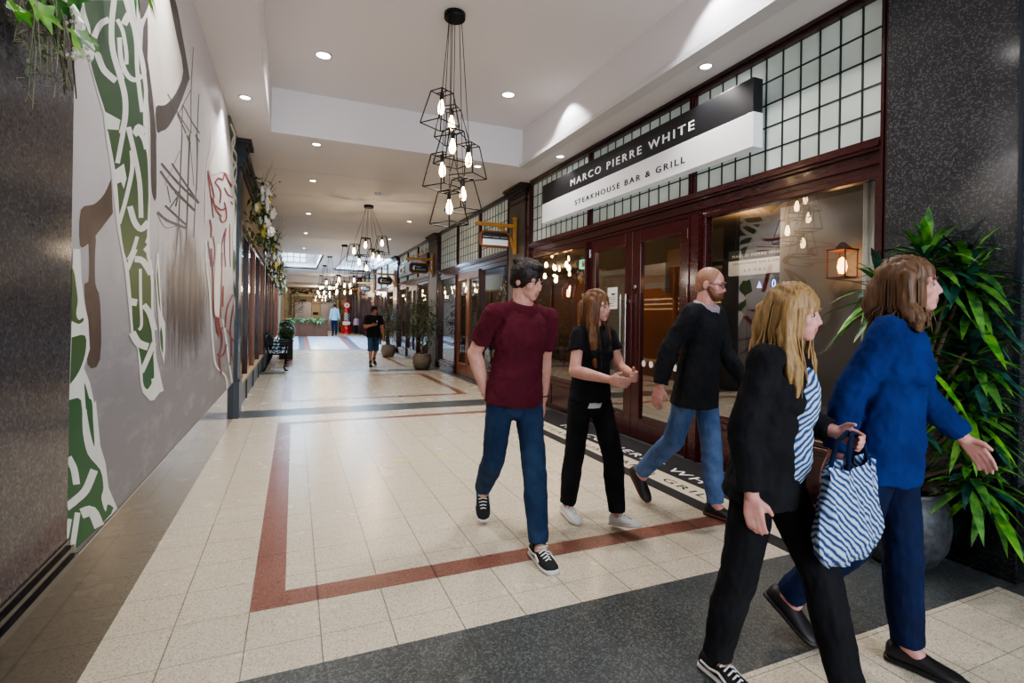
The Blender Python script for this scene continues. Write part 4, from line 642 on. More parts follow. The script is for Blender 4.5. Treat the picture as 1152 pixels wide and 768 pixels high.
# notice and safety dots on the doors
n_ = thing('door_notice', 'white paper notice taped inside the left restaurant door glass', 'notice', (3.803,5.64,1.70))
g = MB(); g.box(-.001, .001, -.11, .11, -.14, .14); g.build('sheet', M['paper'], n_)
g = MB()
g.box(-.003,-.0012,-.06,.02,.04,.062); 
for k, (a, b) in enumerate(((-.08,.08),(-.07,.08),(-.08,.06),(-.03,.07),(-.05,.05))): g.box(-.003,-.0012,a,b,.01-k*.028,.016-k*.028)
g.build('print', M['signblack'], n_)
for k in range(5):
    g = MB(); y = 4.97-.135*k; g.lathe([(.0001,0),(.038,0)], (3.801,y,.91), 20, ax=Matrix.Rotation(-PI/2,3,'Y'), smooth=False)
    tag(g.build('glass_marker', M['paper'], at=(3.801,y,.91)), 'pale round safety dot on the right door glass, one of five', 'safety dot', 'safety dots on the restaurant door')

# grey piers between the shops
def pier(y0, y1, k):
    p = MB(); p.box(3.71, 4.0, y0, y1, 0, 3.68); p.box(3.69, 4.0, y0-.01, y1+.01, 0, .2); struct('pillar_right_%d' % k, p, M['pillar' if k < 3 else 'maroon_d'])
    c = MB()
    for (z0, z1, d) in ((3.5,3.54,.015),(3.60,3.66,.02),(3.66,3.71,.05),(3.71,3.76,.09),(3.76,3.80,.12)): c.box(3.71-d, 4.0, y0-d*.4, y1+d*.4, z0, z1)
    struct('trim_capital_%d' % k, c, M['pillar_d'])
pier(8.26, 8.97, 1); pier(14.27, 15.2, 2); pier(20.42, 21.25, 3); pier(26.6, 27.4, 4); pier(32.8, 33.5, 5)

def bay(k, y0, y1, w0, upper='frosted', door=True, frame='maroon', doorm='warmframe', lowz=.2, mulls=2):
    L = y1-y0; posts([(y0,y0+.12),(y1-.12,y1)], 'bay_%d_post' % k, 3.735)
    a, b = y0+.12, y1-.12
    head(a, b, 'trim_bay_%d_head' % k); beam(a, b, 'trim_bay_%d_beam' % k)
    cuts = [a+(b-a)*i/(mulls+1) for i in range(mulls+2)]
    posts([(c-.04,c+.04) for c in cuts[1:-1]], 'bay_%d_mullion' % k, 3.755, z0=2.73)
    for i in range(mulls+1): grid_window(w0+i, cuts[i]+(.04 if i else 0), cuts[i+1]-(.04 if i < mulls else 0), fmat=upper)
    w = w0+mulls+1
    d0, d1 = cuts[1], cuts[2]
    posts([(d0-.09,d0),(d1,d1+.09)], 'bay_%d_jamb' % k, 3.745, z1=2.5, m=frame)
    shop_window(w, a, d0-.09, lowz, 2.5, m=frame); shop_window(w+1, d1+.09, b, lowz, 2.5, m=frame)
    md = (d0+d1)/2
    door_leaf(10*k+1, d0, md-.005, 2.5, .3, 2.32, .1, None, doorm); door_leaf(10*k+2, md+.005, d1, 2.5, .3, 2.32, .1, None, doorm)
bay(1, 8.97, 14.27, 11); bay(2, 15.2, 20.42, 21, doorm='maroon'); bay(3, 21.25, 26.6, 31, 'frosted', doorm='maroon'); bay(4, 27.4, 32.8, 41, doorm='maroon')
mb = MB(); mb.box(3.72, 4.0, 33.5, 43.0, 0, CZ+.5); struct('wall_right_far', mb, M['maroon_d'])
for k, y in enumerate((34.3, 36.1, 38.0, 40.0)):
    posts([(y,y+.3)], 'far_post_%d' % (k+1), 3.66)

# shop interiors on the right
mb = MB(); mb.box(8.5, 8.7, 2.2, 33, 0, 3.1); mb.box(3.87, 8.5, 2.02, 2.2, 0, 3.1); struct('wall_restaurant_back', mb, M['room'])
mb = MB(); mb.box(3.9, 8.5, 14.6, 14.75, 0, 3.1); mb.box(3.9, 8.5, 20.8, 20.95, 0, 3.1); mb.box(3.9, 8.5, 26.9, 27.05, 0, 3.1); mb.box(3.9,8.5,33,33.15,0,3.1); struct('wall_shop_partition', mb, M['roomwarm'])
mb = MB(); mb.box(3.87, 8.5, 2.2, 33, 2.75, 2.85); mb.box(3.87, 4.3, 2.2, 33, 2.85, CZ+.1); struct('ceiling_shops_right', mb, M['roomceil'])

# ---- left shopfronts
def left_pilaster(k, y0, y1):
    p = MB(); p.box(-1.0, -.70, y0, y1, .5, 3.42); p.box(-1.0, -.675, y0-.02, y1+.02, 0, .5); p.box(-1.0, -.665, y0-.03, y1+.03, .5, .54)
    struct('pillar_left_%d' % k, p, M['teal'], bevel=.006)
    c = MB()
    for (z0, z1, d) in ((3.42,3.48,.03),(3.48,3.56,.05),(3.56,3.62,.09),(3.62,3.68,.06)): c.box(-1.0, -.70+d, y0-d*.3, y1+d*.3, z0, z1)
    struct('trim_left_capital_%d' % k, c, M['teal'])
    u = MB(); u.box(-1.0, -.62, y0-.02, y1+.02, 3.68, CZ); u.box(-1.0,-.57,y0-.04,y1+.04,3.74,CZ); struct('trim_left_console_%d' % k, u, M['pillar_d'])
def left_bay(k, y0, y1, w0, n=4, m='maroon'):
    b = MB(); b.box(-1.0, -.72, y0, y1, 2.75, 3.42); b.box(-1.0, -.69, y0, y1, 2.70, 2.76); struct('trim_left_fascia_%d' % k, b, M['greige_d'])
    b = MB()
    for (z0,z1,d) in ((3.42,3.5,.03),(3.5,3.58,.07),(3.58,3.66,.11),(3.66,CZ,.04)): b.box(-1.0,-.72+d,y0,y1,z0,z1)
    struct('trim_left_cornice_%d' % k, b, M['pillar_d'])
    s = MB(); s.box(-1.0, -.735, y0, y1, 0, .36); struct('trim_left_riser_%d' % k, s, M['teal'])
    s = MB(); s.box(-1.0, -.70, y0, y1, .36, .41); struct('trim_left_sill_%d' % k, s, M['greige'])
    L = (y1-y0)/n
    for i in range(n):
        w = empty('window_%d' % (w0+i)); w['kind'] = 'structure'
        a, c = y0+L*i, y0+L*(i+1)
        f = MB(); f.box(-.80,-.72,a,a+.05,.41,2.70); f.box(-.80,-.72,c-.05,c,.41,2.70); f.box(-.80,-.73,a+.05,c-.05,2.62,2.70); struct('frame', f, M['orangewood' if False else ('warmframe' if i % 2 else 'maroon')], w)
        g = MB(); g.quad((-.765,a+.05,.41),(-.765,c-.05,.41),(-.765,c-.05,2.62),(-.765,a+.05,2.62)); struct('pane', g, M['glass'], w)
        pl = MB(); pl.box(-.75,-.715,a-.05,a+.05,0,.36); struct('riser_post', pl, M['teal'], w)
left_pilaster(1, 7.88, 8.25); left_bay(1, 8.25, 14.4, 51); left_pilaster(2, 14.4, 14.75); left_bay(2, 14.75, 20.4, 56); left_pilaster(3, 20.4, 20.75); left_bay(3, 20.75, 27, 61); left_pilaster(4, 27, 27.4)
mb = MB(); mb.box(-.95, -.72, 27.4, 43, 0, CZ+.5); struct('wall_left_far', mb, M['shopwall'])
mb = MB(); mb.box(-4.2, -4.1, 7.9, 27.4, 0, 3.4); mb.box(-4.1,-.95,7.9,8.0,0,3.4); mb.box(-4.1,-1.0,27.1,27.3,0,3.4); mb.box(-4.1,-1.0,14.5,14.6,0,3.4); mb.box(-4.1,-1.0,20.5,20.6,0,3.4); struct('wall_left_shops', mb, M['shopwall'])
mb = MB(); mb.box(-4.2, -1.0, 8.0, 27.4, 3.0, 3.1); struct('ceiling_shops_left', mb, M['ceil'])
# vertical window lettering and warm light strips in the first left shop
mb = MB()
for k in range(9): mb.box(-.772,-.769, 8.48, 8.75, 1.05+k*.1, 1.11+k*.1)
tag(mb.build('window_lettering', M['paper'], at=(-.77,8.6,1.05)), 'column of white lettering strokes on the first left shop window', 'window lettering')
for k, z in enumerate((1.75, 1.9, 2.05)):
    mb = MB(); mb.box(-2.6,-2.55, 9.2, 13.8, z, z+.035)
    tag(mb.build('light_strip', M['warmglow'], at=(-2.6,11.5,z)), 'warm shelf light strip, %s of three inside first left shop' % ('lowest','middle','topmost')[k], 'light strip')
mb = MB(); mb.box(-3.0,-2.6, 9.1, 13.9, 0, 2.4); tag(mb.build('wall_cabinet', M['brownwood'], at=(-2.8,11.5,0)), 'brown shelf wall behind the first left shop window', 'cabinet')

# ---- ceiling with the raised tray and the rooflight
TX0, TX1, TY1, TZ = -.31, 3.27, 7.40, 4.38
SY0, SY1 = 21.6, 28.4
mb = MB()
mb.box(-1.0, TX0, -5.2, TY1, CZ, CZ+.06); mb.box(TX1, 4.3, -5.2, TY1, CZ, CZ+.06); mb.box(-1.0, 4.3, TY1, SY0, CZ, CZ+.06)
mb.box(-1.0, 4.3, SY1, 34.5, CZ, CZ+.06); mb.box(1.0, 1.9, SY0, SY1, CZ, CZ+.06)
struct('ceiling', mb, M['ceil'])
mb = MB(); mb.box(-1.0, 4.3, 34.5, 43.2, 3.45, 3.5); mb.box(-1.0, 4.3, 34.45, 34.5, 3.45, CZ); struct('ceiling_lobby', mb, M['ceil'])
mb = MB()
mb.box(TX0-.05, TX0-.0005, -5.2, TY1+.05, CZ+.02, TZ); mb.box(TX0, TX1, TY1+.0005, TY1+.05, CZ+.02, TZ); mb.box(TX1+.0005, TX1+.05, -5.2, TY1+.05, CZ+.02, TZ)
mb.box(TX0-.05, TX1+.05, -5.2, TY1+.05, TZ, TZ+.06)
struct('ceiling_tray', mb, M['ceil'])
mb = MB()
mb.box(TX1-.05, TX1+.1, -5.2, TY1+.0, CZ-.015, CZ+.035); mb.box(TX1-.02, TX1+.06, -5.2, TY1, CZ+.035, CZ+.05)
struct('trim_tray_lip', mb, M['trim'])
for k, y in enumerate((9.2, 11.0, 13.6, 17.0, 20.6)):
    mb = MB(); mb.box(-.7, 3.7, y-.004, y+.004, CZ-.004, CZ); struct('trim_ceiling_joint_%d' % (k+1), mb, M['trim'])
for side, (x0, x1) in enumerate(((-.72, 1.0), (1.9, 3.7))):
    mb = MB(); mb.box(x0-.05, x0, SY0, SY1, CZ, 4.9); mb.box(x1, x1+.05, SY0, SY1, CZ, 4.9); mb.box(x0, x1, SY0-.05, SY0, CZ, 4.9); mb.box(x0, x1, SY1, SY1+.05, CZ, 4.9)
    struct('ceiling_rooflight_shaft_%d' % (side+1), mb, M['white'])
    w = empty('window_%d' % (81+side)); w['kind'] = 'structure'
    g = MB(); g.quad((x0,SY0,4.9),(x1,SY0,4.9),(x1,SY1,4.9),(x0,SY1,4.9)); 
    if side == 0: g.quad((-.66,SY1-.012,4.1),(.52,SY1-.012,4.1),(.52,SY1-.012,4.62),(-.66,SY1-.012,4.62))
    else: g.quad((x1-.012,SY0+.4,4.0),(x1-.012,SY1-.3,4.0),(x1-.012,SY1-.3,4.8),(x1-.012,SY0+.4,4.8))
    struct('pane', g, M['sky'], w)
    g = MB()
    for i in range(5):
        if side == 0: x = -.66+1.18*i/4; g.box(x-.025, x+.025, SY1-.05, SY1-.013, 4.08, 4.64)
        else: y = SY0+.4+(SY1-SY0-.7)*i/4; g.box(x1-.05, x1-.013, y-.04, y+.04, 3.97, 4.83)
        x = x0+.1+(x1-x0-.2)*i/4; g.box(x-.02,x+.02,SY0,SY1,4.85,4.89)
    for z in ((4.1, 4.36, 4.62) if side == 0 else (4.0, 4.4, 4.8)):
        if side == 0: g.box(-.68, .54, SY1-.05, SY1-.013, z-.022, z+.022)
        else: g.box(x1-.05, x1-.013, SY0+.37, SY1-.27, z-.025, z+.025)
    for i in range(9): y = SY0+(SY1-SY0)*i/8; g.box(x0, x1, y-.02, y+.02, 4.85, 4.89)
    struct('glazing_bars', g, M['white'], w)

# ---- far end: lift lobby
YE = 42.0; FZ = .27
mb = MB(); mb.box(-1.0, 4.3, YE, YE+.2, FZ, 4.3); struct('wall_end', mb, M['greige'])
mb = MB(); mb.box(-.1, 3.05, YE-.18, YE, FZ, FZ+2.55); struct('trim_lift_surround', mb, M['greige_d'])
mb = MB(); mb.box(-.2, 3.15, YE-.3, YE, FZ+2.55, FZ+2.7); mb.box(-.2,-.1,YE-.3,YE,FZ,FZ+2.55); mb.box(3.05,3.15,YE-.3,YE,FZ,FZ+2.55); struct('trim_lift_frame', mb, M['greige'])
for k, x0 in enumerate((.05, 1.85)):
    d = empty('door_%d' % (91+k)); d['kind'] = 'structure'
    for h in (0, 1):
        g = MB(); g.box(x0+.56*h+.005, x0+.56*(h+1)-.005, YE-.2, YE-.17, FZ+.01, FZ+2.1); struct('leaf', g, mat('lift_steel', rgb(150,136,126), .3, .7), d)
    g = MB(); g.box(x0+.36, x0+.76, YE-.22, YE-.18, FZ+2.16, FZ+2.32); struct('display', g, M['blackpl'], d)
mb = MB(); mb.box(1.22, 1.8, YE-.205, YE-.18, FZ, FZ+2.4); struct('wall_lift_panel', mb, M['greige'])
c_ = thing('lift_call_plate', 'dark lift call plate with two buttons between the lift doors', 'call plate', (1.5,YE-.21,FZ+1.05))
g = MB(); g.box(-.2,.2,-.015,0,.12,.32); g.build('display', M['blackpl'], c_)
for x in (-.1,.1): g = MB(); g.box(x-.05,x+.05,-.015,0,-.1,.02); g.build('button', M['greypanel'], c_)
# pierced frieze above the lifts
mb = MB(); mb.box(-.35, 3.3, YE-.05, YE, 2.98, 3.44); struct('trim_frieze_back', mb, M['greige'])
mb = MB(); rr = random.Random(3)
for i in range(70):
    x = -.3+3.5*rr.random(); z = 3.02+.38*rr.random(); a = rr.uniform(0,PI); l = .1+.12*rr.random()
    if 1.55 < x < 1.95: continue
    mb.tube([(x-l*math.cos(a),YE-.07,max(3.0,z-l*math.sin(a)*.6)),(x,YE-.08,z+.03),(x+l*math.cos(a),YE-.07,min(3.43,z+l*math.sin(a)*.6))], .036, 5)
mb.box(-.35,3.3,YE-.09,YE-.05,2.95,2.99); mb.box(-.35,3.3,YE-.09,YE-.05,3.42,3.46)
tag(mb.build('carved_frieze', M['pillar_d'], at=(1.5,YE,3.2)), 'dark openwork carved frieze above the lift doors', 'frieze')

# ------------------------------------------------------------------ signs
s_ = thing('restaurant_sign', 'long black over white restaurant sign mounted across the leaded windows', 'sign', (3.70,5.29,3.22))
def loc(mb, o): 
    L = V(o.location); mb.v = [p-L for p in mb.v]; return mb
g = MB(); g.box(3.60,3.71,3.262,7.325,3.228,3.525); loc(g,s_).build('upper_panel', M['signblack'], s_, bevel=.004)
g = MB(); g.box(3.595,3.71,3.255,7.33,2.925,3.226); loc(g,s_).build('lower_panel', M['signwhite'], s_, bevel=.004)
loc(text_mb('MARCO PIERRE WHITE', (3.60,6.42,3.308), (0,-1,0), (0,0,1), 2.45, .093, .008, 1.35), s_).build('white_lettering', mat('letter_white', rgb(236,236,236), .4, emit=(1,1,1,1), es=.15), s_)['label'] = 'white raised capital lettering'
loc(text_mb('STEAKHOUSE BAR & GRILL', (3.595,6.285,3.012), (0,-1,0), (0,0,1), 2.2, .068, .006, 1.35), s_).build('black_lettering', M['signblack'], s_)['label'] = 'black capital lettering'
for y in (3.8, 5.3, 6.8):
    g = MB(); g.box(3.71,3.80,y-.02,y+.02,3.05,3.08); loc(g,s_).build('bracket', M['black'], s_)

def hanging_sign(y, name, label, kind):
    t = thing(name, label, 'hanging sign', (3.70,y,2.6), 0, 'bracket signs along the right shopfronts')
    g = MB(); g.box(-.05,.0,-.04,.04,-.02,.62); g.box(-.06,.01,-.05,.05,.62,.65); g.build('wall_post', M['oak'], t, bevel=.006)
    g = MB(); g.box(-.76,-.05,-.025,.025,.455,.52); g.box(-.79,-.75,-.03,.03,.47,.505); g.build('arm', M['oak'], t, bevel=.006)
    g = MB(); g.tube([(-.05,0,.08),(-.11,0,.26),(-.24,0,.40),(-.36,0,.46)], .026, 8); g.build('brace', M['oak'], t)
    b = []; x0, x1, z0, z1, c = -.70, -.13, .075, .375, .06
    pts = [(x0+c,z0),(x1-c,z0),(x1,z0+c),(x1,z1-c),(x1-c,z1),(x0+c,z1),(x0,z1-c),(x0,z0+c)]
    def octo(sc, y0, y1, m):
        cx, cz = (x0+x1)/2, (z0+z1)/2; g = MB()
        q = [(cx+(a-cx)*sc[0], cz+(b-cz)*sc[1]) for a, b in pts]; n = len(q)
        vs = [(a,y0,b) for a, b in q]+[(a,y1,b) for a, b in q]
        g.add(vs, [tuple(range(n))[::-1] if False else tuple(range(n)), tuple(range(2*n-1,n-1,-1))]+[(i,(i+n),(i+1)%n+n,(i+1)%n) for i in range(n)], m); return g
    fr = octo((1,1), -.028, .028, 0).build('frame', M['copper'], t)
    octo((.9,.82), -.034, .034, 0).build('face', M['signblack'], t)
    for x in (-.6,-.24):
        g = MB(); g.tube([(x,0,.375),(x,0,.46)], .006, 6); g.build('hanger', M['black'], t)
    if kind == 'r':
        g = MB(); g.box(-.655,-.175,-.037,-.034,.115,.222); g.build('lower_face', M['signwhite'], t)
        text_mb('MARCO PIERRE WHITE', (-.645,-.034,.245), (1,0,0), (0,0,1), .46, .028, .004, 1.2).build('lettering', M['paper'], t)
    else:
        g = MB(); cx, cz = -.56, .225
        g.poly([(cx-.05,-.036,cz),(cx-.02,-.036,cz-.06),(cx+.03,-.036,cz-.075),(cx+.02,-.036,cz),(cx+.045,-.036,cz+.07),(cx-.01,-.036,cz+.06)]); g.build('emblem', M['paper'], t)
        text_mb('Hotel', (-.49,-.035,.235), (1,0,0), (0,0,1), .13, .05, .003, 1.1).build('lettering', M['paper'], t)
        text_mb('INDIGO', (-.49,-.035,.155), (1,0,0), (0,0,1), .27, .05, .003, 1.1).build('lettering', M['paper'], t)
    return t
hanging_sign(8.6, 'hanging_sign', 'copper framed black and white hanging sign on the nearest grey pier', 'r')
hanging_sign(14.7, 'hanging_sign', 'dark hanging sign with white emblem below the gilt fascia letters', 'h')
hanging_sign(20.75, 'hanging_sign', 'dark hanging sign with white emblem above the man in black', 'h')
hanging_sign(27.0, 'hanging_sign', 'small dark hanging sign fourth along from the restaurant', 'h')
hanging_sign(33.1, 'hanging_sign', 'tiny hanging sign farthest away near the lift lobby', 'h')
t = thing('fascia_sign', 'dark fascia board with gilt letters on the second shop from the restaurant', 'sign', (3.68,17.5,2.8))
g = MB(); g.box(-.03,.10,-2.25,2.25,.08,.56); g.build('board', M['pillar_d'], t, bevel=.01)
text_mb('CE', (-.03,1.9,.18), (0,-1,0), (0,0,1), .8, .28, .03, 1.1).build('lettering', M['lettergold'], t)
g = MB()
for k in range(7): g.tube([(-.05,1.5-.6*k,.58),(-.06,1.35-.6*k,.68),(-.05,1.2-.6*k,.58)], .02, 6)
g.build('scrollwork', M['lettergold'], t)

# ------------------------------------------------------------------ downlights
def downlight(x, y, z, label, power, big=False, spot=1.3, aim=(0,0,-1)):
    t = thing('downlight', label, 'ceiling light', (x,y,z), 0, 'recessed ceiling downlights'); r = .075 if big else .05
    g = MB(); g.lathe([(r,-.001),(r+.018,-.001),(r+.02,-.008),(r+.004,-.012),(r,-.006)], n=20, cap=False); g.build('trim_ring', M['trim'], t)
    g = MB(); g.lathe([(.0001,-.004),(r*.98,-.004)], n=18, smooth=False); g.build('lens', M['lens'], t)
    l = bpy.data.lights.new('beam', 'SPOT'); l.energy = power; l.color = (1,.95,.9); l.spot_size = spot; l.spot_blend = .6; l.shadow_soft_size = .05
    o = bpy.data.objects.new('beam', l); COL.objects.link(o); o.location = (0,0,-.03); o.parent = t
    o.rotation_mode = 'QUATERNION'; o.rotation_quaternion = V(aim).to_track_quat('-Z','Y')
    return t
DL = 85
for (x, y, z, lab, big) in ((.264,6.24,TZ,'large bright downlight on the left of the raised ceiling tray',True),(2.566,6.3,TZ,'large bright downlight on the right of the raised ceiling tray',True),
    (.264,3.0,TZ,'downlight in the tray above the near floor on the left',True),(2.566,3.0,TZ,'downlight in the tray above the near floor on the right',True),
    (-.53,6.35,CZ,'small downlight beside the mural on the low left ceiling',False),(.25,7.66,CZ,'downlight just beyond the tray edge on the left',False),
    (3.5,3.72,CZ,'downlight in the soffit above the long restaurant sign',False),(3.55,6.66,CZ,'downlight in the soffit above the dark end of the restaurant sign',False),
    (2.62,7.66,CZ,'downlight just beyond the tray edge behind the lantern cluster',False),(.27,9.76,CZ,'dim downlight above the left arcade before the floral garlands',False),
    (.272,12.97,CZ,'left downlight third along the flat arcade ceiling',False),(.274,16.1,CZ,'left downlight fourth along the flat arcade ceiling',False),(.285,19.77,CZ,'left downlight before the rooflights',False),
    (2.62,12.86,CZ,'right downlight above the leaded shop windows of the middle bay',False),(2.67,16.1,CZ,'right downlight above the gilt fascia sign',False),(2.67,19.77,CZ,'right downlight before the rooflights',False),
    (.31,31.5,CZ,'farthest downlight before the lift lobby',False),(-.53,3.4,CZ,'downlight grazing the near end of the mural',False)):
    downlight(x, y, z, lab, 130 if big else DL, big, 2.2 if big else 1.9)
# wall washers inside the tray, throwing scallops on its right cheek
def wash(y):
    l = bpy.data.lights.new('wall_wash', 'SPOT'); l.energy = 60; l.color = (1,.98,.97); l.spot_size = 1.75; l.spot_blend = .4; l.shadow_soft_size = .03
    o = bpy.data.objects.new('wall_wash', l); COL.objects.link(o); o.location = (2.98,y,4.35); o.rotation_mode = 'QUATERNION'; o.rotation_quaternion = V((.25,0,-1)).to_track_quat('-Z','Y')
for y in (3.3, 5.9): wash(y)
t = thing('smoke_detector', 'round white smoke detector on the flat ceiling', 'smoke detector', (1.453,10.18,CZ))
g = MB(); g.lathe([(.001,-.05),(.03,-.05),(.045,-.035),(.06,-.025),(.065,0)][::1], n=20); g.build('body', M['trim'], t)

# ------------------------------------------------------------------ lantern clusters
def cage_mb(top, h, a, b, rot, tilt=(0,0)):
    """frame of a tapered open lantern hung from `top`"""
    R = Matrix.Rotation(tilt[0],3,'X') @ Matrix.Rotation(tilt[1],3,'Y') @ Matrix.Rotation(rot,3,'Z'); c = V(top)
    P = lambda x, y, z: c + R @ V((x,y,z)); g = MB(); w = .0085
    T = [P(sx*a/2, sy*a/2, -.03) for sx, sy in ((-1,-1),(1,-1),(1,1),(-1,1))]; B = [P(sx*b/2, sy*b/2, -h) for sx, sy in ((-1,-1),(1,-1),(1,1),(-1,1))]
    for i in range(4): g.bar(T[i], T[(i+1)%4], w); g.bar(B[i], B[(i+1)%4], w); g.bar(T[i], B[i], w)
    g.bar((T[0]+T[1])/2, (T[2]+T[3])/2, w)
    return g, P
def chandelier(label, spec, canopy, far=False, sc=1.0):
    t = thing('lantern_chandelier', label, 'pendant light', canopy, 0, 'clusters of open wire lanterns')
    g = MB(); g.lathe([(.1,-.055),(.103,-.05),(.103,-.002),(.09,0)], n=24); g.build('canopy', M['black'], t)
    for i, (x, y, z, rot, tl) in enumerate(spec):
        a = math.atan2(y, x) if far or x*x+y*y > .001 else 2*PI*i/len(spec); top = V((x,y,z))
        g = MB(); g.tube([(.065*math.cos(a),.065*math.sin(a),-.05), tuple(top + V((0,0,.0)))], .0035, 5); g.build('cable', M['black'], t)
        g, P = cage_mb(top, .34*sc, .15*sc, .265*sc, rot, tl); cg = g.build('cage', M['black'], t)
        g = MB(); g.tube([P(0,0,0), P(0,0,-.045)], .007, 6); g.tube([P(0,0,-.04), P(0,0,-.105)], .02, 12); g.build('socket', M['blackpl'], cg)
        g = MB(); ax = (P(0,0,-1)-P(0,0,0)).to_track_quat('Z','Y').to_matrix()
        g.lathe([(.013,.105),(.016,.12),(.026,.15),(.032,.185),(.030,.21),(.02,.235),(.0005,.243)], P(0,0,0), 14, ax=ax); g.build('bulb', M['bulbglass'], cg)
    return t
CH0 = (1.40, 4.85, TZ)
CAGES = [(-0.126, -0.05, -0.779, 0.5, (0.046, 0.045)), (-0.003, 0.08, -0.867, 0.9, (-0.044, -0.042)), (-0.018, -0.07, -1.142, 0.2, (0.034, 0.024)), (-0.116, -0.05, -1.376, 0.6, (0.017, -0.019)), (0.142, -0.07, -1.254, 0.7, (0.011, 0.011)), (0.127, 0.07, -1.555, 0.35, (0.008, -0.034)), (-0.037, -0.03, -1.721, 0.5, (-0.007, -0.011))]

near = chandelier('near cluster of seven black wire lanterns hanging in the raised tray', CAGES, CH0)
for i in (0, 3, 6): bpoint((CAGES[i][0],CAGES[i][1],CAGES[i][2]-.19), 14, (1,.78,.52), near, .03, 'bulb_glow')
rr = random.Random(5)
def ring(seed, n=7, drop=.55, span=.75):
    q = random.Random(seed); L = []
    for i in range(n):
        a = 2*PI*i/n + q.uniform(-.3,.3); r = q.uniform(.2,.36)
        L.append((r*math.cos(a), r*math.sin(a), -drop-span*((i*3)%n)/n, q.uniform(0,PI), (q.uniform(-.05,.05), q.uniform(-.05,.05))))
    return L
for k, (x, y, lab, dr) in enumerate(((1.446,11.41,'second cluster of wire lanterns, above the middle bay',.62),(1.536,18.2,'third cluster of wire lanterns along the arcade',1.0),(1.29,22.0,'fourth cluster of lanterns, glowing by the rooflights',.9),(1.296,26.0,'fifth cluster of lanterns beside the rooflights',.9),(1.437,32.5,'farthest cluster of lanterns, before the lift lobby',.9))):
    c = chandelier(lab, ring(k+11, 7 if k == 0 else 9, dr, .62), (x,y,CZ), k > 0, 1.18)
    bpoint((.2,0,-1.3), 36, (1,.76,.5), c, .03, 'bulb_glow')

# ------------------------------------------------------------------ plants
def leaf(mb, base, d, length, width, droop=.3, m=0, up=V((0,0,1))):
    """lanceolate blade with a folded midrib, bending down along its length"""
    d = V(d).normalized(); s = d.cross(up)
    if s.length < .05: s = d.cross(V((1,0,0)))
    s.normalize(); nrm = s.cross(d).normalized()
    pts = []
    for t, w in ((0,.12),(.25,.8),(.55,1),(.8,.6),(1,.02)):
        p = V(base) + d*(length*t) + V((0,0,-1))*(droop*length*t*t)
        pts += [p - s*(width/2*w) + nrm*(width*.12*w), p, p + s*(width/2*w) + nrm*(width*.12*w)]
    fs = []
    for i in range(4):
        a = i*3; fs += [(a,a+1,a+4,a+3),(a+1,a+2,a+5,a+4)]
    mb.add(pts, fs, m, True)
def rleaf(mb, base, d, length, width, m=0, droop=.1):
    d = V(d).normalized(); s = d.cross(V((random.uniform(-.4,.4),random.uniform(-.4,.4),1)))
    if s.length < .05: s = V((1,0,0))
    s.normalize(); b = V(base); k = V((0,0,-droop*length))
    mb.add([b, b+d*length*.45+s*width/2, b+d*length+k, b+d*length*.45-s*width/2], [(0,1,2,3)], m)

def ficus(x, y, h, label, group=None, seed=1, potr=.26, poth=.42, scale=1.0, leafm='leafficus', potm='pot', n=900, z=0):
    q = random.Random(seed); t = thing('potted_ficus', label, 'potted tree', (x,y,z), 0, group)
    g = MB(); g.lathe([(potr*.62,0),(potr*.8,.04),(potr*1.0,poth*.45),(potr*.98,poth*.75),(potr*.86,poth-.03),(potr*.9,poth),(potr*.8,poth),(potr*.78,poth-.05)], n=24); pt = g.build('pot', M[potm], t)
    g = MB(); g.lathe([(.0005,poth-.05),(potr*.8,poth-.05)], n=18); g.build('soil', M['soil'], pt)
    g = MB()
    tips = []
    for i in range(3):
        a = 2*PI*i/3; p = [(.04*math.cos(a),.04*math.sin(a),poth-.06)]
        for k in range(1,6): p.append((.05*math.cos(a+k*.8)+q.uniform(-.02,.02), .05*math.sin(a+k*.8)+q.uniform(-.02,.02), poth+(h-poth)*.8*k/5))
        g.tube(p, [.018,.016,.014,.012,.01,.006], 6)
        for k in range(9):
            z0 = poth+(h-poth)*q.uniform(.15,.8); b = q.uniform(0,2*PI); l = q.uniform(.15,.4)*scale
            e = (l*math.cos(b), l*math.sin(b), z0+l*q.uniform(.3,.9)); g.tube([(.03*math.cos(b),.03*math.sin(b),z0), e], [.008,.003], 4); tips.append(e)
    g.build('trunk', M['bark'], t)
    g = MB()
    for i in range(n):
        if i % 2: b = V(q.choice(tips)) + V((q.gauss(0,.08),q.gauss(0,.08),q.gauss(0,.1)))
        else:
            f = q.random(); zz = poth+.12+(h-poth-.12)*f; R = .40*scale*math.sin(PI*min(1,.18+f*.86))**.7
            a = q.uniform(0,2*PI); rad = R*math.sqrt(q.uniform(.15,1)); b = V((rad*math.cos(a), rad*math.sin(a), zz))
        o = V((b.x,b.y,0)); o = o.normalized() if o.length > .01 else V((1,0,0))
        rleaf(g, b, o+V((q.uniform(-.9,.9),q.uniform(-.9,.9),q.uniform(-1.1,.3))), q.uniform(.06,.1), q.uniform(.028,.045), 0 if q.random() < .7 else 1, .3)
    g.build('foliage', [M[leafm], M['leafdark']], t)
    return t
ficus(3.22,13.85,2.0,'potted ficus tree beside the pier before the second shop',seed=3)
ficus(3.06,18.3,1.9,'potted ficus tree behind the man in the black cap',seed=4)
ficus(.0,31.5,2.6,'dark potted tree standing left of the fern planter',seed=6,leafm='leafdark',potm='potdark',scale=1.3,z=.27,n=700)
ficus(2.95,35.6,2.0,'bushy tree beside the red pump at the far end',seed=8,leafm='leafdark',potm='potdark',scale=.8,z=.27,n=500)

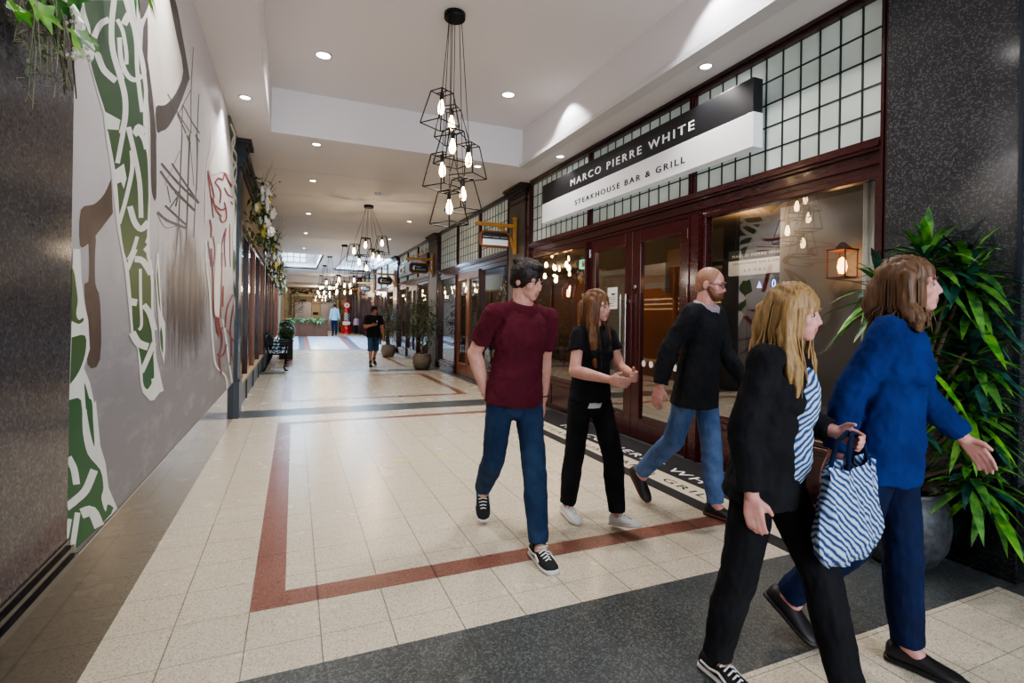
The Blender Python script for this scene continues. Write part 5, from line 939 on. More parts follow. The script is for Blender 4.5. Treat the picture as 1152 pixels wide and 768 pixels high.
# the big leafy plant against the granite pier
pl = thing('potted_dracaena', 'tall leafy green plant in a round charcoal pot before the granite pier', 'potted plant', (3.38,1.93,0))
g = MB(); g.lathe([(.13,0),(.17,.02),(.225,.12),(.245,.24),(.235,.36),(.205,.43),(.215,.45),(.19,.45),(.185,.40)], n=32); pt = g.build('pot', M['potdark'], pl)
g = MB(); g.lathe([(.0005,.40),(.19,.40)], n=20); g.build('soil', M['soil'], pt)
q = random.Random(12)
heads = [((.16,-.04,1.85),.40,52),((.30,-.18,1.62),.42,44),((-.12,.04,1.66),.36,32),((.28,-.22,1.28),.36,38),((.16,-.26,1.02),.30,30),((.34,-.25,.92),.34,36),((.08,-.30,.66),.28,26),((.26,-.30,.56),.32,34),((-.02,-.05,1.35),.34,30),((.02,.02,.98),.32,26),((.22,-.2,1.78),.36,30)]
g = MB()
for (h, L, n) in heads:
    g.tube([(.05*q.uniform(-1,1),.05*q.uniform(-1,1),.38),(h[0]*.35,h[1]*.35,.38+(h[2]-.38)*.55),(h[0]*.85,h[1]*.85,h[2]-.03),h], [.02,.016,.012,.008], 7)
g.build('stem', M['bark'], pl)
g = MB()
for (h, L, n) in heads:
    n = int(n*1.35)
    for i in range(n):
        a = 2*PI*i*.382+q.uniform(-.2,.2); el = 1.15-1.75*(i/n)+q.uniform(-.15,.15)
        d = V((math.cos(a)*math.cos(el), math.sin(a)*math.cos(el), math.sin(el)))
        if h[0]+d.x*L > .30: d.x *= .25
        rr_ = q.random(); m = 0 if rr_ < .45 else (1 if rr_ < .8 else 2)
        leaf(g, V(h)+V((0,0,-.14*i/n)), d, L*q.uniform(.7,1.05), q.uniform(.04,.062), q.uniform(.2,.65), m)
for i, pnt in enumerate(g.v):
    if pnt.x > .272: pnt.x = .272 - .2*(pnt.x-.272)
g.build('foliage', [M['leaf'], M['leafteal'], M['leafbright']], pl)

# trailing foliage hanging from above on the near left pier
h_ = thing('hanging_foliage', 'trailing ivy and dried sprigs hanging on the granite pier in top left corner', 'foliage', (-.70,1.88,2.42))
q = random.Random(21)
g = MB(); g2 = MB(); g3 = MB()
def ivy(mb, c, sz, nrm, roll, m):
    nrm = V(nrm).normalized(); u = nrm.cross(V((0,0,1))).normalized(); v = u.cross(nrm)
    pts = []
    prof = [(0,.0),(.35,.12),(.95,.05),(.62,.42),(.78,.95),(.3,.72),(0,1.25),(-.3,.72),(-.78,.95),(-.62,.42),(-.95,.05),(-.35,.12)]
    cr, sr = math.cos(roll), math.sin(roll)
    for a, b in prof:
        a, b = a*sz*.6, -b*sz*.8; a, b = a*cr-b*sr, a*sr+b*cr
        pts.append(V(c) + u*a + v*b + nrm*(.25*sz*(abs(a)/sz)))
    mb.add([V(c)+nrm*.25*sz*.1+v*(-.4*sz)*cr+u*(.4*sz)*sr]+pts, [(0,1+i,1+(i+1)%12) for i in range(12)], m, True)
for i in range(20):
    y = q.uniform(-.12,.15); z = q.uniform(-.22,.2); ivy(g, (q.uniform(.0,.1), y, z), q.uniform(.06,.095), (1, q.uniform(-.7,.2), q.uniform(-.2,.6)), q.uniform(-.7,.7), 0 if q.random() < .6 else 1)
g.build('ivy_leaves', [M['leafbright'], M['leaf']], h_)
for i in range(15):
    b = V((q.uniform(-.02,.05), q.uniform(-.09,.05), q.uniform(-.12,.05))); e = b + V((q.uniform(-.02,.03), q.uniform(-.06,.06), -q.uniform(.18,.38)))
    g2.tube([b, b.lerp(e,.5)+V((.015,q.uniform(-.02,.02),0)), e], [.0022,.0018,.001], 4)
    for k in range(14):
        p = b.lerp(e, q.uniform(.2,1)); rleaf(g2, p, (q.uniform(-1,1),q.uniform(-1,1),q.uniform(-.8,.3)), q.uniform(.015,.035), q.uniform(.006,.012))
g2.build('dried_sprigs', M['leafdry'], h_)
for i in range(34):
    c = V((q.uniform(.02,.09), q.uniform(.07,.17), q.uniform(-.22,-.08))); g3.ell(c, (.006,.006,.006), nu=6, nv=4)
g3.build('tiny_blooms', M['bloom'], h_)
g = MB()
for i in range(5): g.tube([(q.uniform(0,.03),q.uniform(-.05,.1),.22),(q.uniform(.0,.06),q.uniform(-.1,.14),0),(q.uniform(0,.05),q.uniform(-.05,.26),-.3)], [.004,.004,.002], 5)
g.build('vine', M['bark'], h_)
# sprig that peeps in over the mural
h2 = thing('hanging_sprig', 'small green grass sprig hanging over the top of the mural', 'foliage', (-.66,2.62,2.85))
g = MB()
for i in range(16): leaf(g, (q.uniform(0,.03),q.uniform(-.03,.03),.1), (q.uniform(-.1,.5),q.uniform(-.5,.6),-1), q.uniform(.12,.24), .014, .2, i%2)
g.build('blades', [M['leafbright'], M['leaf']], h2)

# floral garlands on the left shopfront
def garland(y, z, label, seed, s=1.0, nb=22):
    q = random.Random(seed); t = thing('hanging_garland', label, 'flower arrangement', (-.60,y,z), 0, 'white floral garlands on the left shopfronts')
    g = MB()
    for i in range(int(190*s)):
        f = q.uniform(-1,1); b = V((max(-.05,q.gauss(.10,.09)), q.gauss(0,.18)*(1-abs(f)*.3), f*.52*s)); rleaf(g, b, (q.uniform(-.4,1),q.uniform(-1,1),q.uniform(-1,.6)), q.uniform(.07,.14), q.uniform(.03,.05), q.randint(0,1), .3)
    g.build('leaves', [M['leafdark'], M['leafficus']], t)
    for i in range(int(nb)):
        g = MB()
        f = -.7+1.6*i/nb; c = V((q.uniform(.02,.27), q.gauss(-.05,.14), f*.5*s+q.uniform(-.08,.08))); r = q.uniform(.05,.095)
        for k in range(7):
            a = 2*PI*k/7; g.ell(c+V((.3*r, math.cos(a)*r*.55, math.sin(a)*r*.55)), (r*.4,r*.5,r*.5), nu=7, nv=5, m=0 if i % 5 else 1)
        g.ell(c+V((.5*r,0,0)), (r*.45,r*.4,r*.4), nu=7, nv=5, m=0 if i % 5 else 1)
        g.build('bloom', [M['bloom'], M['bloomy']], t)
    g = MB()
    for i in range(9):
        e = V((q.uniform(.1,.4), q.uniform(-.2,.3), q.uniform(.45,.85)*s)); g.tube([(0,0,.2*s), e*.6, e], [.006,.004,.002], 4)
    g.build('twigs', M['bark'], t)
    return t
garland(8.75,2.95,'nearest white floral garland beside the dark teal pilaster',31)
garland(13.8,2.95,'second white floral garland along the left shopfront',32,1,16)
garland(17.5,2.75,'third white floral garland along the left shopfront',33,.9,12)
garland(19.8,2.75,'fourth white floral garland along the left shopfront',34,.9,12)
garland(24.0,2.75,'farthest white floral garland along the left shopfront',35,.9,10)

# ------------------------------------------------------------------ benches, topiary, planter, pump
def bench(y, label):
    t = thing('iron_bench', label, 'bench', (-.42,y,0), 0, 'black benches along the left shopfront')
    m = M['black']
    for k in (-1,1):
        g = MB(); yy = k*.58
        g.tube([(.24,yy,0),(.20,yy,.10),(.25,yy,.24),(.22,yy,.42)], [.02,.018,.022,.02], 8); g.tube([(-.26,yy,0),(-.19,yy,.14),(-.16,yy,.42)], [.02,.018,.02], 8)
        g.tube([(-.16,yy,.42),(-.20,yy,.66),(-.26,yy,.92)], [.02,.018,.016], 8)
        g.tube([(.22,yy,.42),(.26,yy,.58),(.20,yy,.66),(.0,yy,.64),(-.20,yy,.68)], [.016,.016,.02,.016,.016], 8)
        g.tube([(-.18,yy,.42),(.22,yy,.42)], .018, 8)
        for a in range(9): q_ = 2*PI*a/8; 
        g.tube([(.03+.09*math.cos(2*PI*a/10), yy, .54+.08*math.sin(2*PI*a/10)) for a in range(11)], .009, 6)
        g.tube([(.24,yy,.02),(.3,yy,.0)], .02, 6); g.tube([(-.26,yy,.02),(-.31,yy,.0)], .02, 6)
        g.build('end_frame', m, t)
    for i in range(6):
        g = MB(); x = -.14+.075*i; g.box(x-.028,x+.028,-.62,.62,.43,.452); g.build('seat_slat', m, t, bevel=.004)
    for i in range(2):
        g = MB(); z = .55+.30*i; g.obox((-.19-.03*i-.015,0,z), .02, 1.2, .05); g.build('back_rail', m, t)
    g = MB()
    for i in range(9):
        y0 = -.54+1.08*i/9; 
        g.tube([(-.195,y0,.56),(-.215,y0+.06,.70),(-.23,y0+.12,.84)], .009, 5); g.tube([(-.195,y0+.12,.56),(-.215,y0+.06,.70),(-.23,y0,.84)], .009, 5)
    g.build('back_lattice', m, t); return t
bench(14.75,'nearest black cast iron bench against the left shopfront'); bench(16.6,'second black cast iron bench behind the nearest one')
def topiary(x, y, label, r, ph):
    t = thing('topiary_ball', label, 'potted plant', (x,y,0), 0, 'clipped bushes behind the benches')
    g = MB(); g.box(-.2,.2,-.2,.2,0,ph); g.box(-.22,.22,-.22,.22,ph-.04,ph); g.build('tub', M['blackpl'], t, bevel=.01)
    g = MB(); g.tube([(0,0,ph-.02),(0,0,ph+r)], .02, 6); g.build('stem', M['bark'], t)
    q = random.Random(int(y*10)); g = MB(); c = V((0,0,ph+r*.8))
    for i in range(900):
        d = V((q.gauss(0,1),q.gauss(0,1),q.gauss(0,1))).normalized(); rleaf(g, c+d*r*q.uniform(.78,1.0), d+V((q.uniform(-.6,.6),q.uniform(-.6,.6),q.uniform(-.6,.6))), .05, .028, q.randint(0,1))
    g.ell(c, (r*.85,)*3, m=2); g.build('clipped_foliage', [M['leaf'], M['leafdark'], M['leafdark']], t)
topiary(-.22,18.0,'clipped green ball bush behind the second bench',.26,.62); topiary(-.25,19.3,'darker clipped ball bush farther behind the benches',.27,.75)
# fern planter
pf = thing('planter_box', 'long panelled wooden planter box full of ferns before the lifts', 'planter', (.65,30.2,.27))
g = MB(); g.box(-1.0,1.02,-.3,.3,.03,.86); g.build('box', M['brownwood'], pf)
g = MB(); g.box(-1.05,1.07,-.35,.35,0,.09); g.box(-1.05,1.07,-.35,.35,.83,.9)
for x in (-1.0,-.35,.33,1.0): g.box(x-.03,x+.05,-.33,.33,.09,.83)
g.build('rails', M['brownwood'], pf, bevel=.008)
q = random.Random(44)
def fern(x, y, label, L=.5, n=34, m='leafmint', z=.27+.86):
    t = thing('fern', label, 'fern', (x,y,z), 0, 'ferns planted in the wooden box'); g = MB()
    for i in range(n):
        a = 2*PI*i*.382; el = q.uniform(.1,1.2); d = V((math.cos(a)*math.cos(el), math.sin(a)*math.cos(el), math.sin(el))); ln = L*q.uniform(.7,1.1)
        prev = V((0,0,0)); s = d.cross(V((0,0,1))).normalized()
        for k in range(1,9):
            f = k/8; p = d*ln*f + V((0,0,-.75*ln*f*f)); w = ln*.22*math.sin(PI*min(1,f*.9+.1))
            for sg in (-1,1): g.add([prev, p, p.lerp(prev,.5)+s*w*sg+V((0,0,-.02))], [(0,1,2)], i%2)
            prev = p
    g.build('fronds', [M[m], M['leaf']], t)
for i, x in enumerate((-.1,.35,.85,1.3)): fern(x, 30.0, ('pale green fern at left end of the planter box','leafy fern second from left in the planter box','bright drooping fern third in the planter box','drooping fern at right end of the planter box')[i], .5 if i != 1 else .42, 46)

# enamel pump at the far end
pp = thing('petrol_pump', 'red and white vintage petrol pump with round globe at the arcade end', 'petrol pump', (3.05,34.0,.27))
g = MB(); g.lathe([(.34,0),(.34,.08),(.29,.1),(.29,.14)], n=24); g.build('plinth', M['redpaint'], pp)
g = MB(); g.lathe([(.27,.12),(.3,.2),(.29,.42),(.2,.52),(.2,.55)], n=24); g.build('lower_body', M['redpaint'], pp)
g = MB(); g.lathe([(.22,.55),(.24,.6),(.24,.74),(.22,.78)], n=24); g.box(-.2,.2,-.25,-.22,.58,.75); g.build('dial_case', M['paper'], pp)
def checker():
    m = mat('pump_checker', rgb(220,220,220), .3); n = NT(m); p = n.obj(); c = n.n('ShaderNodeTexChecker'); c.inputs['Scale'].default_value = 11; n.l(p, c.inputs[0])
    c.inputs[1].default_value = rgb(224,224,224); c.inputs[2].default_value = rgb(40,50,84); n.l(c.outputs[0], n.b.inputs['Base Color']); return m
g = MB(); g.lathe([(.17,.78),(.17,1.35)], n=24); g.build('column', checker(), pp)
g = MB(); g.lathe([(.19,.78),(.19,.84)], n=24); g.lathe([(.19,1.33),(.2,1.4),(.1,1.52),(.08,1.6)], n=24); g.build('collar', M['redpaint'], pp)
R90 = Matrix.Rotation(PI/2,3,'X')
g = MB(); g.lathe([(.0005,-.1),(.2,-.1),(.25,-.05),(.25,.05),(.2,.1),(.0005,.1)], (0,0,1.8), 28, ax=R90); gl = g.build('globe', M['redpaint'], pp)
g = MB(); g.lathe([(.0005,.103),(.16,.103)], (0,0,1.8), 24, ax=R90, smooth=False); g.build('face', M['paper'], gl)
g = MB(); g.lathe([(.0005,.106),(.06,.106)], (0,0,1.8), 24, ax=R90, smooth=False); g.build('spot', M['redpaint'], gl)
g = MB(); g.tube([(.22,0,.7),(.34,0,.6),(.36,-.02,.3),(.28,-.02,.25)], .02, 8); g.build('hose', M['blackpl'], pp)

# ------------------------------------------------------------------ inside the restaurant
sc_ = thing('reception_screen', 'grey screen with orange line bands behind the restaurant doors', 'screen', (5.4,7.0,0))
g = MB(); g.box(5.36,5.42,6.5,8.5,0,2.33); loc(g,sc_).build('panel', M['greypanel'], sc_)
g = MB()
for z in (2.04,2.07,2.10,2.13): g.box(5.352,5.36,7.92,8.42,z,z+.012); g.box(5.352,5.36,7.54,7.76,z+.04,z+.052); g.box(5.352,5.36,6.52,6.98,z,z+.012)
loc(g,sc_).build('line_bands', M['orange'], sc_)
op = thing('booth_end', 'orange brown booth end panel with sloping top inside the right door', 'booth panel', (4.9,5.4,0))
g = MB()
P0 = [(4.95,6.5,0),(4.95,6.5,1.9),(4.95,6.17,1.9),(4.95,5.81,1.68),(4.95,5.81,0)]; P1 = [(a+.05,b,c) for a,b,c in P0]
g.add(P0+P1, [(0,1,2,3,4)[::-1],(5,6,7,8,9)]+[(i,(i+1)%5,(i+1)%5+5,i+5) for i in range(5)]); loc(g,op).build('panel', M['orange'], op)
g = MB(); g.box(4.93,5.02,5.79,6.52,0,.12); loc(g,op).build('kick', M['maroon_d'], op)
rs = thing('reception_sign', 'black over white reception sign hanging inside the right window', 'sign', (5.3,4.7,2.03))
g = MB(); g.box(5.3,5.36,4.22,5.16,2.21,2.34); loc(g,rs).build('upper_panel', M['signblack'], rs)
g = MB(); g.box(5.295,5.36,4.22,5.16,2.02,2.21); loc(g,rs).build('lower_panel', M['signwhite'], rs)
loc(text_mb('MARCO PIERRE WHITE', (5.3,5.1,2.25), (0,-1,0), (0,0,1), .8, .035, .003, 1.2), rs).build('lettering', M['paper'], rs)
loc(text_mb('STEAKHOUSE BAR & GRILL', (5.295,5.08,2.155), (0,-1,0), (0,0,1), .76, .026, .003, 1.2), rs).build('lettering', M['signblack'], rs)
loc(text_mb('LEVEL', (5.295,4.9,2.06), (0,-1,0), (0,0,1), .34, .03, .003, 1.6), rs).build('lettering', M['signblack'], rs)
for y in (4.3,5.08):
    g = MB(); g.tube([(5.33,y,2.34),(5.33,y,2.75)], .004, 5); loc(g,rs).build('wire', M['black'], rs)
bd = thing('lift_indicator', 'dark lift panel with blue lit arrow and zero inside right window', 'lift indicator', (5.5,4.75,0))
g = MB(); g.box(5.5,5.6,4.45,5.05,0,1.98); loc(g,bd).build('lift_panel', M['blackpl'], bd)
g = MB(); g.poly([(5.495,4.88,1.86),(5.495,4.80,1.86),(5.495,4.84,1.95)]); g.tube([(5.49,4.62+.022*math.cos(a*PI/6),1.905+.045*math.sin(a*PI/6)) for a in range(13)], .007, 5); loc(g,bd).build('symbols', M['bluedisp'], bd)
def lantern(x, y, z, label, power):
    t = thing('wall_lantern', label, 'wall light', (x,y,z), 0, 'warm lanterns inside the restaurant')
    g = MB()
    for sx in (-1,1):
        for sy in (-1,1): g.bar((sx*.09,sy*.09,0),(sx*.09,sy*.09,.26),.012)
    g.box(-.1,.1,-.1,.1,-.015,0); g.box(-.1,.1,-.1,.1,.26,.275); g.lathe([(.1,.275),(.03,.34),(.0005,.35)], n=4)
    g.build('case', M['copper'], t)
    g = MB(); g.lathe([(.0005,.03),(.03,.04),(.045,.1),(.03,.18),(.0005,.2)], n=12); g.build('flame_bulb', M['lantern'], t)
    bpoint((-.02,0,.12), power, (1,.55,.22), t, .08, 'glow'); return t
lantern(5.0,3.42,1.88,'warm copper lantern by the white return wall in the right window',6)
lantern(5.3,9.5,1.85,'warm lantern behind the left restaurant window',14); lantern(6.8,10.6,1.8,'second warm lantern deeper behind the left restaurant window',10)
mb = MB(); mb.box(5.2,5.3,2.3,4.3,0,2.75); tag(mb.build('lantern_wall', M['greypanel'], at=(5.25,3.3,0)), 'grey return wall behind the copper lantern in right window', 'wall panel')
mb = MB()
for k in range(12): mb.tube([(4.0+.012*(k%2),2.28+.026*k,.02),(4.0+.012*(k%2),2.28+.026*k,2.74)], .018, 8)
tag(mb.build('white_curtain', M['white'], at=(4.0,2.4,0)), 'pale curtain strip at the right edge of the right window', 'curtain')
q = random.Random(77)
for k, (y, z, x) in enumerate(((9.75,2.55,4.9),(9.35,2.45,4.9),(9.05,2.5,5.0),(8.95,2.42,5.0),(9.3,2.2,4.9),(10.2,2.35,5.1))):
    t = thing('pendant_bulb', 'bare glowing pendant bulb inside the left restaurant window', 'pendant light', (x,y,z), 0, 'bare pendant bulbs inside the restaurant')
    g = MB(); g.tube([(0,0,.12),(0,0,2.75-z)], .004, 5); g.build('cord', M['black'], t)
    g = MB(); g.tube([(0,0,.07),(0,0,.13)], .016, 8); g.build('socket', M['copper'], t)
    g = MB(); g.lathe([(.0005,-.05),(.03,-.035),(.04,0),(.03,.04),(.014,.075)], n=12); g.build('bulb', M['bulbglass'], t)
ex = thing('exit_sign', 'green lit exit sign hanging inside beside the left door', 'exit sign', (5.2,8.65,2.5))
g = MB(); g.box(-.02,.02,-.2,.2,-.09,.09); g.build('box', M['exit'], ex)
g = MB(); g.box(-.024,-.02,-.02,.1,-.06,.05); g.poly([(-.023,-.05,-.05),(-.023,-.14,0),(-.023,-.05,.05)]); g.build('pictogram', M['paper'], ex)
g = MB(); g.tube([(0,0,.09),(0,0,.25)], .01, 6); g.build('rod', M['black'], ex)
# greenery and warm panels seen through the windows
for k, (x, y, h, lab) in enumerate(((4.7,10.2,1.7,'leafy plant inside the middle bay window'),(4.7,13.0,1.6,'dark leafy plant inside the farther middle bay window'),(4.5,8.9,1.6,'leafy plant inside the left restaurant window'))):
    ficus(x, y, h, lab, seed=50+k, leafm='leafficus', potm='potdark', n=500)
mb = MB(); mb.box(6.5,6.6,7.2,7.83,0,2.75); tag(mb.build('timber_column', M['orange'], at=(6.55,7.5,0)), 'orange timber column behind the grey screen, seen in right door', 'column panel')
mb = MB(); mb.box(6.0,6.1,9.3,12.4,0,2.5); tag(mb.build('timber_partition', M['orange'], at=(6.05,10.8,0)), 'warm timber partition glowing behind the left restaurant window', 'partition')
for k, (y, z) in enumerate(((16.2,2.2),(19.0,2.2))):
    mb = MB(); mb.box(5.6,5.65,y-.4,y+.4,z,z+.05); tag(mb.build('neon_strip', M['purple'], at=(5.6,y,z)), ('violet light strip in the second shop beside the ficus','violet light strip deeper in the second shop')[k], 'light strip')
for k, (y, z) in enumerate(((22.4,2.3),(24.0,2.3),(25.6,2.3),(28.4,2.3),(30.2,2.3),(32,2.3))):
    mb = MB(); mb.box(4.3,4.36,y-.6,y+.6,z,z+.06); tag(mb.build('light_strip', M['warmglow'], at=(4.3,y,z)), 'warm light strip inside the far right shops', 'light strip', 'warm strips in the far right shops')

# ------------------------------------------------------------------ people
def skin_mat(name, a, b):
    m = mat(name, a, .5); n = NT(m); p = n.obj()
    n.l(n.ramp(n.noise(p, 22.0, 3), [(.35,a),(.65,b)]), n.b.inputs['Base Color'])
    n.b.inputs['Subsurface Weight'].default_value = .12; n.b.inputs['Subsurface Radius'].default_value = (.012,.005,.003); return m
def cloth(name, a, b, sc=60.0, rough=.85, bump=.25):
    m = mat(name, a, rough, spec=.25); n = NT(m); p = n.obj()
    n.l(n.ramp(n.noise(p, 7.0, 4), [(.3,a),(.7,b)]), n.b.inputs['Base Color'])
    w = n.noise(p, sc*4, 2); n.bump(w, bump, .002); return m
def hair_mat(name, a, b):
    m = mat(name, a, .45, spec=.4); n = NT(m); p = n.obj(); mp = n.n('ShaderNodeMapping'); mp.inputs['Scale'].default_value = (60,60,7); n.l(p, mp.inputs[0])
    f = n.noise(mp.outputs[0], 1.6, 3); n.l(n.ramp(f, [(.3,a),(.7,b)]), n.b.inputs['Base Color']); n.bump(f, .6, .006); return m
SK = {'fair': skin_mat('skin_fair', rgb(206,150,132), rgb(218,166,148)), 'tan': skin_mat('skin_tan', rgb(168,118,92), rgb(184,134,106)), 'pink': skin_mat('skin_pink', rgb(208,146,136), rgb(220,164,152))}
M['lip'] = mat('lip', rgb(188,124,114), .45); M['eyew'] = mat('eye_white', rgb(176,166,160), .35); M['iris'] = mat('iris', rgb(62,50,42), .2)
M['sole'] = mat('white_rubber', rgb(216,212,206), .55); M['lace'] = mat('white_lace', rgb(226,224,220), .8)

def wrinkle(me, amp, sc, seed=0, stretch=(1,1,1)):
    me.update(); nv = [q.normal.copy() for q in me.vertices]
    for q, nn in zip(me.vertices, nv):
        p = V((q.co.x*sc*stretch[0]+seed, q.co.y*sc*stretch[1], q.co.z*sc*stretch[2]))
        q.co += nn*(amp*(noise.noise(p) + .5*noise.noise(p*2.1)))
    me.update()

def rotm(yaw=0, pitch=0, roll=0):
    return Matrix.Rotation(math.radians(yaw),3,'Z') @ Matrix.Rotation(math.radians(pitch),3,'X') @ Matrix.Rotation(math.radians(roll),3,'Y')

def shoe(parent, ankle, d, pitch, style, side, H):
    """shoe built in its own frame: origin under the ankle on the sole, +Y to the toe"""
    s = H/1.75; e = empty('shoe', (0,0,0)); e.parent = parent
    dd = V(d); dd.z = 0; dd.normalize(); yaw = math.atan2(-dd.x, dd.y)
    R = Matrix.Rotation(yaw,3,'Z') @ Matrix.Rotation(pitch,3,'X')
    o = V(ankle) - R @ V((0,0,.085*s))
    e.matrix_local = Matrix.Translation(o) @ R.to_4x4()
    up, sole, lace = style
    secs = [(-.075,.022,.07),(-.068,.034,.082),(-.045,.039,.09),(0,.040,.092),(.04,.042,.085),(.08,.046,.068),(.12,.049,.054),(.155,.046,.046),(.18,.036,.038),(.197,.018,.028)]
    def loft(z0, zt, grow, names=None):
        g = MB(); n = 16; rows = []
        for (y, w, t) in secs:
            row = []
            for k in range(n):
                a = 2*PI*k/n; ca, sa = math.cos(a), math.sin(a)
                x = (w+grow)*math.copysign(abs(ca)**.7, ca); top = zt if zt is not None else t
                z = z0+(top-z0)*(.5+.5*math.copysign(abs(sa)**.8, sa)); 
                if zt is None and sa > 0: x *= 1-.35*sa
                row.append(V((x*s, (y+(grow if y > .1 else -grow if y < -.05 else 0))*s, z*s)))
            rows.append(row)
        vs = [p for r in rows for p in r]; fs = []
        for i in range(len(rows)-1):
            for k in range(n): fs.append((i*n+k,i*n+(k+1)%n,(i+1)*n+(k+1)%n,(i+1)*n+k))
        fs.append(tuple(range(n))[::-1]); fs.append(tuple(range((len(rows)-1)*n,len(rows)*n))); g.add(vs, fs, 0, True); return g
    loft(.012, None, 0).build('upper', up, e)
    loft(0, .028, .005).build('sole', sole, e)
    if lace is not None:
        g = MB()
        for k in range(5):
            y = .045+.02*k; z = .085-.008*k-.0006*k*k; z = [.088,.080,.072,.064,.058][k]
            g.tube([((-.03+.002*k)*s,y*s,(z-.014)*s),(0,(y+.004)*s,(z+.004)*s),((.03-.002*k)*s,y*s,(z-.014)*s)], .0045*s, 5)
        g.tube([(-.01*s,.035*s,.094*s),(-.035*s,.045*s,.09*s),(-.02*s,.055*s,.094*s),(0,.04*s,.096*s),(.025*s,.055*s,.094*s),(.03*s,.04*s,.09*s),(.01*s,.035*s,.094*s)], .004*s, 5)
        g.build('laces', lace, e)
    if up.name.startswith('black_canvas'):
        g = MB()
        for sx in (-1,1): g.tube([(sx*.041*s,-.05*s,.05*s),(sx*.044*s,.0,.045*s),(sx*.046*s,.05*s,.055*s),(sx*.049*s,.1*s,.034*s)], .006*s, 5)
        g.build('side_stripe', M['sole'], e)
    return e

